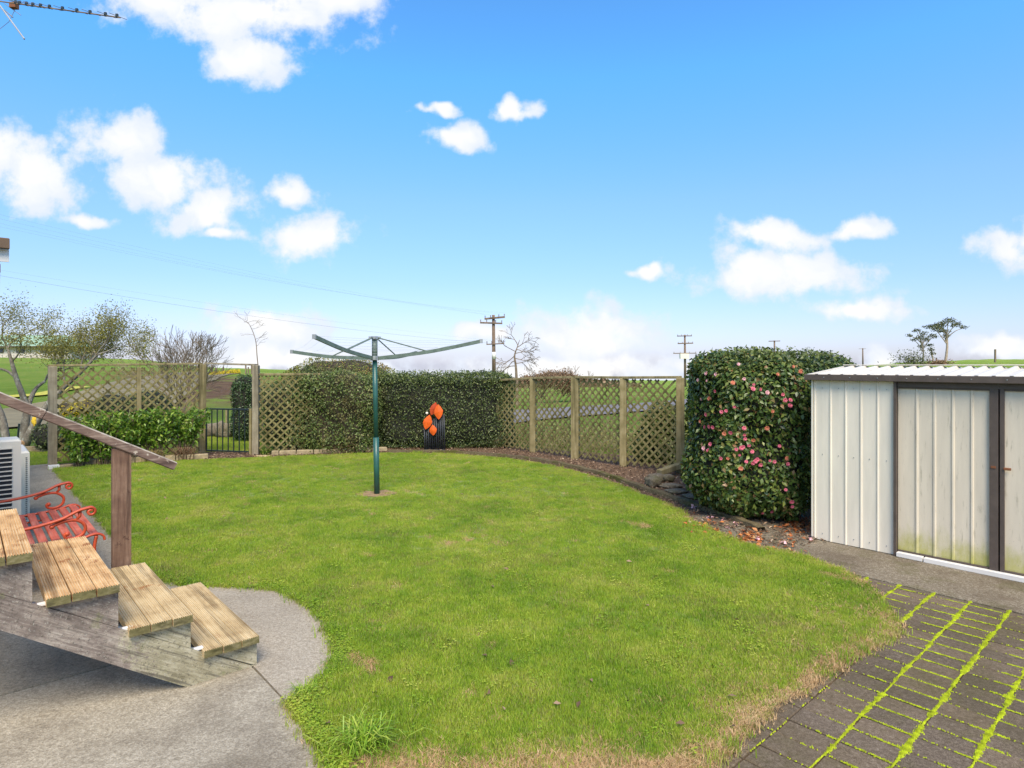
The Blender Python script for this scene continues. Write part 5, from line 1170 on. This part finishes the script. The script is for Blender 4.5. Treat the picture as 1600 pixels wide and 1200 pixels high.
upole(1070, 110, 523, [(525, 1058, 1081, 0.2, 1.2), (536.5, 1059, 1083, 0.3, 1.4), (552, 1052, 1088, 0.2, 1.0)], 'power pole with pale transformer box above the right lattice', trafo=True, r=0.2)
upole(1210, 150, 532, [(533, 1201, 1219, 0.2, 1.4)], 'power pole top showing just above the camellia', r=0.22, pins=False)
upole(1348, 210, 544, [(545, 1342, 1353, 0.1, 0.8)], 'faint distant power pole above the shed roof', r=0.22, pins=False)
for k, (x1, y1, y0, sag, lb) in enumerate(((758, 491, 286, 0.5, 'power wire, topmost of the upper set at left'), (765, 492, 293, 0.6, 'power wire, second of the upper set at left'), (781, 490, 302, 0.7, 'power wire, third of the upper set at left'), (789, 489, 309, 0.7, 'power wire, lowest of the upper set at left'),
                                  (762, 536, 395, 0.5, 'power wire, lower dark one crossing above the farmhouse'), (786, 534, 388, 0.35, 'power wire, faint one just above the lower dark wire'))):
    a_ = AT(-200, 28, ZA(y0, 28)); b_ = AT(x1, 54.8, ZA(y1, 54.8)); P = [a_.lerp(b_, i / 24) - Z * sag * 4 * (i / 24) * (1 - i / 24) for i in range(25)]
    o = MB().tube(P, 0.007 if k == 4 else 0.0032, 4).build('power_wire', M['wire']); recenter(o, b_); tag(o, lb, 'wire', 'overhead wires at the upper left')

# ------------------------------------------------------------------ garden edging, stones, ornament
eb_ = empty('brick_edging', G(440, 709), 'row of pale edging blocks below the middle lattice panel', 'edging')
xs = [424, 436, 463, 490, 511, 533, 555, 581, 605]
for i in range(len(xs) - 1):
    a_ = G(xs[i] + 0.7, 712 - (xs[i] - 424) * 0.037); b_ = G(xs[i + 1] - 0.7, 712 - (xs[i + 1] - 424) * 0.037); MB().bar(a_ + Z * 0.05, b_ + Z * 0.05, 0.11, random.uniform(0.085, 0.10)).build('block', M['block'], eb_)
el = empty('brick_edging', G(235, 713), 'row of edging blocks in front of the glossy shrubs', 'edging')
xs = [135, 152, 180, 212, 238, 257, 275, 292, 326]
for i in range(len(xs) - 1):
    f_ = lambda x: 726 - (x - 137) * 0.048
    a_ = G(xs[i] + 0.7, f_(xs[i])); b_ = G(xs[i + 1] - 0.7, f_(xs[i + 1])); MB().bar(a_ + Z * 0.05, b_ + Z * 0.05, 0.13, random.uniform(0.09, 0.12)).build('block', M['block'] if i != 1 else M['sleeper'], el)
o = MB().bar(G(92, 731) + Z * 0.02, G(134, 727) + Z * 0.02, 0.10, 0.05).build('timber_edging', M['sleeper']); tag(o, 'thin timber edging from the left fence post to the shrubs', 'edging')
o = MB().cbox(G(84, 732) + Z * 0.03, (0.16, 0.16, 0.06), (U, V, Z)).build('corner_block', M['white_paint']); tag(o, 'small pale corner block at the far end of the path', 'block')
o = MB().cbox(G(410, 714) + Z * 0.012, (0.28, 0.12, 0.03)).build('timber_offcut', M['deck_pale']); tag(o, 'pale timber offcut lying at the gate post', 'timber')
# curved kerb
kp = cr_open(P2([(606, 708), (690, 708.5), (740, 711), (800, 716), (850, 722.5), (900, 733), (950, 746), (1000, 764), (1060, 784), (1110, 800), (1150, 815), (1190, 832)]), 6)
mb = MB(); kk = [Vector((x, y, 0)) for x, y in kp]; vs_ = []
for i, c in enumerate(kk):
    t = (kk[min(i + 1, len(kk) - 1)] - kk[max(i - 1, 0)]).normalized(); s = Vector((t.y, -t.x, 0)); h_ = 0.065 + 0.008 * math.sin(i * 1.7); w_ = 0.055
    vs_ += [c - s * w_, c - s * w_ * 0.75 + Z * h_, c + s * w_ * 0.75 + Z * h_ * 0.95, c + s * w_]
mb.add(vs_, [(i * 4 + k, i * 4 + k + 1, i * 4 + 4 + k + 1, i * 4 + 4 + k) for i in range(len(kk) - 1) for k in range(3)]); o = mb.build('curved_kerb', M['curb']); recenter(o, kk[20]); tag(o, 'mossy concrete kerb curving between lawn and garden bed', 'kerb')
SG = 'loose stones in the bed by the camellia'
rock('flat_stone', G(1057, 771), (0.30, 0.22, 0.06), 'flat pale stone lying nearest the kerb in the bed', 'stone', rot=.2, group=SG)
rock('flat_stone', G(1090, 779), (0.38, 0.22, 0.06), 'wide flat mossy stone partly under the camellia', 'stone', rot=-.1, group=SG)
rock('flat_stone', G(1046, 762), (0.36, 0.18, 0.06), 'dark flat stone just behind the pale flat one', 'stone', rot=0, group=SG)
rock('block_stone', G(1021, 761), (0.22, 0.22, 0.16), 'mossy squarish stone, leftmost of the loose stones', 'stone', rot=.4, group=SG)
rock('block_stone', G(1044, 753), (0.20, 0.14, 0.12), 'small brown block stone with a pale top', 'stone', rot=.2, group=SG)
rock('block_stone', G(1026, 752), (0.26, 0.18, 0.12), 'low brown stone behind the mossy squarish one', 'stone', rot=-.3, group=SG)
o = MB().bar(G(1030, 748) + Z * 0.10, G(1066, 741) + Z * 0.16, 0.10, 0.10).build('old_timber', M['fpost']); tag(o, 'short old timber lying at the foot of the last fence post', 'timber')
mb = MB(); mb.ball(G(1074, 746) + Z * 0.05, 0.09, 3, (1.0, 0.7, 0.6), 0.16); o = mb.build('plastic_bag', M['bag']); tag(o, 'crumpled clear plastic bag right of the last fence post', 'bag')

# ornament
Yo = 13.22
og = empty('garden_ornament', AT(679, Yo), 'upright garden ornament of dark tubes with four orange leaf shapes', 'ornament')
for i in range(11):
    px = 664 + i * 3.1; tp = 668 - (px - 664) * 0.9 if px > 668 else 668; tp = max(tp, 648) if px > 676 else tp
    MB().tube([AT(px, Yo + 0.03 * (i % 2), 0.0), AT(px - 1.2 + (px - 680) * -0.02, Yo + 0.03 * (i % 2), ZA(tp, Yo))], 0.016, 8).build('tube', M['slate'], og, True)
def petal(cx_, cy_, w_, h_, tilt, mat, y):
    prof = [(0, 1), (0.55, 0.62), (0.95, 0.12), (0.8, -0.35), (0.35, -0.8), (0, -1), (-0.4, -0.75), (-0.9, -0.25), (-0.85, 0.2), (-0.45, 0.65)]
    c = AT(cx_, y, ZA(cy_, y)); ct, st_ = math.cos(tilt), math.sin(tilt); vs_ = []
    for dy in (-0.012, 0.012):
        for a_, b_ in prof:
            x = a_ * w_ / 2 * y / 960; z = b_ * h_ / 2 * y / 960; vs_.append(c + Vector((x * ct - z * st_, dy + abs(a_) * 0.02, x * st_ + z * ct)))
    n = len(prof); vs_ += [c + Vector((0, -0.035, 0))]
    fs_ = [(i, (i + 1) % n, 2 * n) for i in range(n)] + [tuple(range(2 * n - 1, n - 1, -1))] + [(i, n + i, n + (i + 1) % n, (i + 1) % n) for i in range(n)]
    MB().add(vs_, fs_).build('leaf_plate', M[mat], og)
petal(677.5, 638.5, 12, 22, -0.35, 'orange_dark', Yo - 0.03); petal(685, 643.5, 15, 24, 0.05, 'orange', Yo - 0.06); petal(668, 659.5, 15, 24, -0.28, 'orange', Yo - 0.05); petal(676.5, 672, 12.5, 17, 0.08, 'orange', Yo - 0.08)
MB().ball(AT(667, Yo - 0.03, ZA(645.5, Yo)), 0.03, 2).build('white_bead', M['white_plastic'], og, True)
MB().cbox(AT(679, Yo + 0.015, 0.015), (0.46, 0.10, 0.03)).build('base', M['slate'], og)
o = MB().tube(crv([AT(566, 13.0, 0.06), AT(578, 13.0, 0.12), AT(590, 13.0, 0.17)], 4), 0.012, 6).build('grey_pipe', M['steel']); tag(o, 'thin grey pipe lying at the hedge foot behind the hoist', 'pipe')

# ------------------------------------------------------------------ leaf litter
def scatter_px(n_, x0, x1, y0, y1): return [(random.uniform(x0, x1), random.uniform(y0, y1)) for _ in range(n_)]
def litter(name, pts, size, mat, label, cat, z=0.018, lift=0.012, aspect=0.55):
    P = np.array([list(G(x, y)) for x, y in pts]); P[:, 2] = z + rng.random(len(P)) * lift
    o = leaf_mesh(name, P, np.tile([0, 0, 1.0], (len(P), 1)), size, M[mat], None, 0.35, aspect); return tag(o, label, cat, kind='stuff')
pts = [(random.gauss(1172, 11), random.gauss(841, 5)) for _ in range(130)] + [(random.gauss(1245, 14), random.gauss(822, 8)) for _ in range(260)] + [(random.gauss(1110, 30), random.gauss(822, 8)) for _ in range(70)] + [(random.gauss(1200, 40), random.gauss(850, 8)) for _ in range(40)]
litter('fallen_leaves', pts, 0.055, 'fallen', 'orange fallen leaves drifted around the camellia foot', 'leaves')
pts = []
while len(pts) < 16000:
    x = random.uniform(-6.4, 3.6); y = random.uniform(6.2, 14.1)
    if inside(bedp, x, y) and not inside(lawn_poly, x, y): pts.append((800 + 960 * x / y, 570 + 960 * EYE / y))
litter('leaf_mulch', pts, 0.045, 'litter', 'brown leaf mulch covering the garden bed', 'mulch', 0.008, 0.03, 0.35)
pts = scatter_px(38, 240, 1300, 740, 1150); pts = [p_ for p_ in pts if inside(lawn_poly, *G(*p_).xy)]
litter('lawn_leaves', pts, 0.05, 'litter', 'a few brown and orange leaves scattered over the lawn', 'leaves', 0.04, 0.01)
P = np.array([list(G(x, y)) for x, y in [(1128, 815), (1085, 795), (1150, 822), (1108, 812), (1186, 845), (1135, 826), (1225, 850), (1265, 845)] for _ in range(6)]) + rng.normal(0, 0.018, (48, 3)) * [1, 1, .3]; P[:, 2] += 0.03
tag(leaf_mesh('fallen_petals', P, np.tile([0, 0, 1.0], (48, 1)), 0.04, M['palepink'], None, 0.5, 0.8), 'pink petals fallen around the camellia', 'petals', kind='stuff')

# ------------------------------------------------------------------ grass
gc = bpy.data.collections.new('grass_clumps')
def clump(idx, n_, h, w, mat, wid=0.0022, lean=0.5):
    vs_ = []; fs_ = []; rr = []
    for _ in range(n_):
        a_ = random.uniform(0, 2 * PI); b_ = Vector((random.gauss(0, w), random.gauss(0, w), -0.004)); hh_ = h * random.uniform(.45, 1.15)
        ln_ = Vector((math.cos(a_), math.sin(a_), 0)) * hh_ * random.uniform(.1, 1) * lean; q = random.uniform(0, 2 * PI)
        sd_ = Vector((math.cos(q), math.sin(q), 0)) * wid * random.uniform(.6, 1.2); i0 = len(vs_); k = random.random()
        vs_ += [b_ - sd_, b_ + sd_, b_ + ln_ * 0.4 + Z * hh_ * 0.6 + sd_ * .8, b_ + ln_ * 0.4 + Z * hh_ * 0.6 - sd_ * .8, b_ + ln_ * 1.1 + Z * hh_]
        fs_ += [(i0, i0 + 1, i0 + 2, i0 + 3), (i0 + 3, i0 + 2, i0 + 4)]; rr += [k] * 5
    m_ = mesh('clump', vs_, fs_, mat); at = m_.attributes.new('rnd', 'FLOAT', 'POINT'); at.data.foreach_set('value', rr)
    o = bpy.data.objects.new('c%02d' % idx, m_); gc.objects.link(o)
for i in range(4): clump(i, 46, 0.036, 0.030, M['g_green'])
for i in range(4, 6): clump(i, 40, 0.032, 0.030, M['g_yel'])
for i in range(6, 8): clump(i, 44, 0.026, 0.032, M['g_dry'], 0.0020, 1.6)
clump(8, 30, 0.075, 0.030, M['g_green'], 0.0028, 0.7)
# broad-leaved clover clump
vs_ = []; fs_ = []; rr = []
for _ in range(26):
    c = Vector((random.gauss(0, .03), random.gauss(0, .03), random.uniform(.015, .04))); i0 = len(vs_); r_ = random.uniform(.004, .0075); q = random.random()
    tl = Vector((random.gauss(0, .3), random.gauss(0, .3), 1)).normalized(); a1 = tl.orthogonal().normalized(); a2 = tl.cross(a1)
    vs_ += [c + (a1 * math.cos(k * PI / 3) + a2 * math.sin(k * PI / 3)) * r_ for k in range(6)]; fs_.append(tuple(range(i0, i0 + 6))); rr += [q * 0.8] * 6
m_ = mesh('clover', vs_, fs_, M['g_green']); at = m_.attributes.new('rnd', 'FLOAT', 'POINT'); at.data.foreach_set('value', rr); gc.objects.link(bpy.data.objects.new('c09', m_))

LP = np.array(lawn_poly)
def inside_np(poly, X, Y):
    c = np.zeros(len(X), bool); n = len(poly)
    for i in range(n):
        x1, y1 = poly[i]; x2, y2 = poly[i - 1]
        if y1 == y2: continue
        k = ((y1 > Y) != (y2 > Y)) & (X < (x2 - x1) * (Y - y1) / (y2 - y1) + x1); c ^= k
    return c
def dist_np(poly, X, Y, closed=False):
    d = np.full(len(X), 1e9); n = len(poly)
    for i in range(n if closed else n - 1):
        ax, ay = poly[i]; bx, by = poly[(i + 1) % n]; vx, vy = bx - ax, by - ay; t = np.clip(((X - ax) * vx + (Y - ay) * vy) / (vx * vx + vy * vy + 1e-9), 0, 1)
        d = np.minimum(d, np.hypot(X - ax - t * vx, Y - ay - t * vy))
    return d
def vnoise(X, Y, f, ph=0):
    return (np.sin(X * f + ph + 1.7 * np.sin(Y * f * .7 + ph)) * np.sin(Y * f * 1.1 + 2 * ph + 1.3 * np.sin(X * f * .8)) + 0.5 * np.sin(X * f * 2.3 + Y * f * 1.9 + ph * 3)) / 1.5
X = []; Y = []
for y0, y1, dn_ in ((2.2, 4.2, 1500), (4.2, 6, 950), (6, 8.5, 560), (8.5, 14, 330)):
    n_ = int((y1 - y0) * 13 * dn_); X.append(rng.uniform(-8.6, 4.4, n_)); Y.append(rng.uniform(y0, y1, n_))
X = np.concatenate(X); Y = np.concatenate(Y); X_, Y_ = X, Y
k = inside_np(lawn_poly, X, Y); k &= (np.abs(X) < 0.95 * Y + 0.5); X = X[k]; Y = Y[k]
dR = dist_np([tuple(q) for q in cr_open(e_right)[:24]], X, Y); dE = dist_np(lawn_poly, X, Y, True); dP = np.hypot(X - cx, (Y - cy))
dB = Y - 2.80
dL = dist_np([tuple(q) for q in cr_open(e_lobe)] + [tuple(q) for q in e_front], X, Y)
n1 = vnoise(X, Y, 2.1, .3); n2 = vnoise(X, Y, 6.0, 1.9); n3 = rng.random(len(X))
dry = 0.8 * np.clip(1.15 - dR / (0.10 + 0.09 * n1 + 0.05 * n2), 0, 1) + 0.85 * np.clip(1.25 - dB / (0.16 + 0.12 * n2), 0, 1) * ((X > -0.75) & (X < 1.2)) + 0.20 * np.clip((vnoise(X, Y, 4.5, 4) - 0.55) * 3, 0, 1)
dry = dry + np.clip((X * 0.6 + 0.3 + n1 * .5), 0, 1) * np.clip(1 - (dR) / 0.7, 0, 1) * 0.35
yel = np.clip(0.16 + 0.25 * n1 + 0.25 * n2, 0.03, 0.6)
bare_ = (dP < 0.27 + 0.08 * n2) & (n3 < 0.88)
je = (dE < 0.07)[:, None]; X = X + np.where(je[:, 0], rng.normal(0, 0.024, len(X)), 0); Y = Y + np.where(je[:, 0], rng.normal(0, 0.024, len(X)), 0)
ix = rng.integers(0, 4, len(X)); r2 = rng.random(len(X))
ix[r2 < yel] = rng.integers(4, 6, (r2 < yel).sum()); kd = rng.random(len(X)) < dry; ix[kd] = rng.integers(6, 8, kd.sum())
kt = (rng.random(len(X)) < 0.008 + 0.05 * (n2 > 0.75)) & ~kd; ix[kt] = 8
kc = (rng.random(len(X)) < np.clip(0.75 - dL / 0.12, 0, 0.6) + 0.015) & ~kd; ix[kc] = 9
sc_ = rng.uniform(.75, 1.15, len(X)) * (0.95 + 0.18 * n2); sc_[dE < 0.05] *= 0.85; sc_[kt] *= 0.85
kp_ = ~bare_; X, Y, ix, sc_ = X[kp_], Y[kp_], ix[kp_], sc_[kp_]; zz = np.full(len(X), 0.012)
# rough grass outside the fences
n_ = 9000; X2 = rng.uniform(-12, -4.6, n_); Y2 = rng.uniform(11.2, 16, n_); pxx = 800 + 960 * X2 / Y2
k = (((pxx > 318) & (pxx < 402) & (Y2 > 12.9)) | ((pxx < 310) & (Y2 > 11.2 + (pxx + 0) * 0.006) & (Y2 < 13.3))) & ~inside_np(lawn_poly, X2, Y2)
far_np = [tuple(q.xy) for q in far]; k &= ~inside_np(far_np, X2, Y2)
X = np.concatenate([X, X2[k]]); Y = np.concatenate([Y, Y2[k]]); ix = np.concatenate([ix, rng.integers(0, 5, k.sum())]); sc_ = np.concatenate([sc_, rng.uniform(1, 1.6, k.sum())]); zz = np.concatenate([zz, np.full(k.sum(), -0.045)])
# tufts that lean over the edges of the concrete, the kerb and the paving
def along(poly, step, jit):
    out = []
    for (ax, ay), (bx, by) in zip(poly[:-1], poly[1:]):
        n_ = max(1, int(math.hypot(bx - ax, by - ay) / step))
        for k_ in range(n_): t_ = (k_ + random.random()) / n_; out.append((ax + (bx - ax) * t_ + random.gauss(0, jit), ay + (by - ay) * t_ + random.gauss(0, jit)))
    return np.array(out)
for poly_, dr_, st_ in ((e_path, 0.05, .015), (cr_open(e_lobe), 0.05, .010), (e_front, 0.1, .010), (cr_open(e_right), 0.55, .010), (cr_open(e_bed), 0.15, .02)):
    q = along(poly_, st_, 0.014); q = q[(q[:, 1] > 2.2)]; q = q[rng.random(len(q)) < 0.45 + 0.55 * (vnoise(q[:, 0], q[:, 1], 9, 2) > -0.2)]
    ii = rng.integers(0, 5, len(q)); kk_ = rng.random(len(q)); ii[kk_ < dr_] = 6; ii[kk_ > 0.9] = 9 if dr_ < .3 else 5; ii[(kk_ > 0.86) & (kk_ < 0.9)] = 8
    X = np.concatenate([X, q[:, 0]]); Y = np.concatenate([Y, q[:, 1]]); ix = np.concatenate([ix, ii]); sc_ = np.concatenate([sc_, rng.uniform(.6, 1.1, len(q))]); zz = np.concatenate([zz, np.full(len(q), 0.006)])
m_ = bpy.data.meshes.new('grass'); m_.vertices.add(len(X)); m_.vertices.foreach_set('co', np.stack([X, Y, zz], 1).ravel())
for nm, tp, dt in (('sc', 'FLOAT', sc_.astype(np.float32)), ('rz', 'FLOAT', rng.uniform(0, 6.28, len(X)).astype(np.float32)), ('ix', 'INT', ix.astype(np.int32))):
    m_.attributes.new(nm, tp, 'POINT').data.foreach_set('value', dt)
print('grass clumps', len(X))
go = link('grass', m_); tag(go, 'short uneven lawn grass with straw coloured worn edges', 'grass', kind='stuff')
ng = bpy.data.node_groups.new('scatter', 'GeometryNodeTree'); ng.interface.new_socket('Geometry', in_out='INPUT', socket_type='NodeSocketGeometry'); ng.interface.new_socket('Geometry', in_out='OUTPUT', socket_type='NodeSocketGeometry')
gi = ng.nodes.new('NodeGroupInput'); gout = ng.nodes.new('NodeGroupOutput'); iop = ng.nodes.new('GeometryNodeInstanceOnPoints'); ci = ng.nodes.new('GeometryNodeCollectionInfo')
ci.inputs['Collection'].default_value = gc; ci.inputs['Separate Children'].default_value = True; ci.inputs['Reset Children'].default_value = True
def na(nm, tp):
    q = ng.nodes.new('GeometryNodeInputNamedAttribute'); q.data_type = tp; q.inputs['Name'].default_value = nm; return q.outputs['Attribute']
cx_ = ng.nodes.new('ShaderNodeCombineXYZ'); L = ng.links.new
L(gi.outputs[0], iop.inputs['Points']); L(ci.outputs[0], iop.inputs['Instance']); iop.inputs['Pick Instance'].default_value = True; L(na('ix', 'INT'), iop.inputs['Instance Index'])
L(na('rz', 'FLOAT'), cx_.inputs[2]); L(cx_.outputs[0], iop.inputs['Rotation']); L(na('sc', 'FLOAT'), iop.inputs['Scale']); L(iop.outputs[0], gout.inputs[0])
md_ = go.modifiers.new('scatter', 'NODES'); md_.node_group = ng

# keep the material slots of path-traced bounces modest
SC.cycles.max_bounces = 6; SC.cycles.transparent_max_bounces = 4
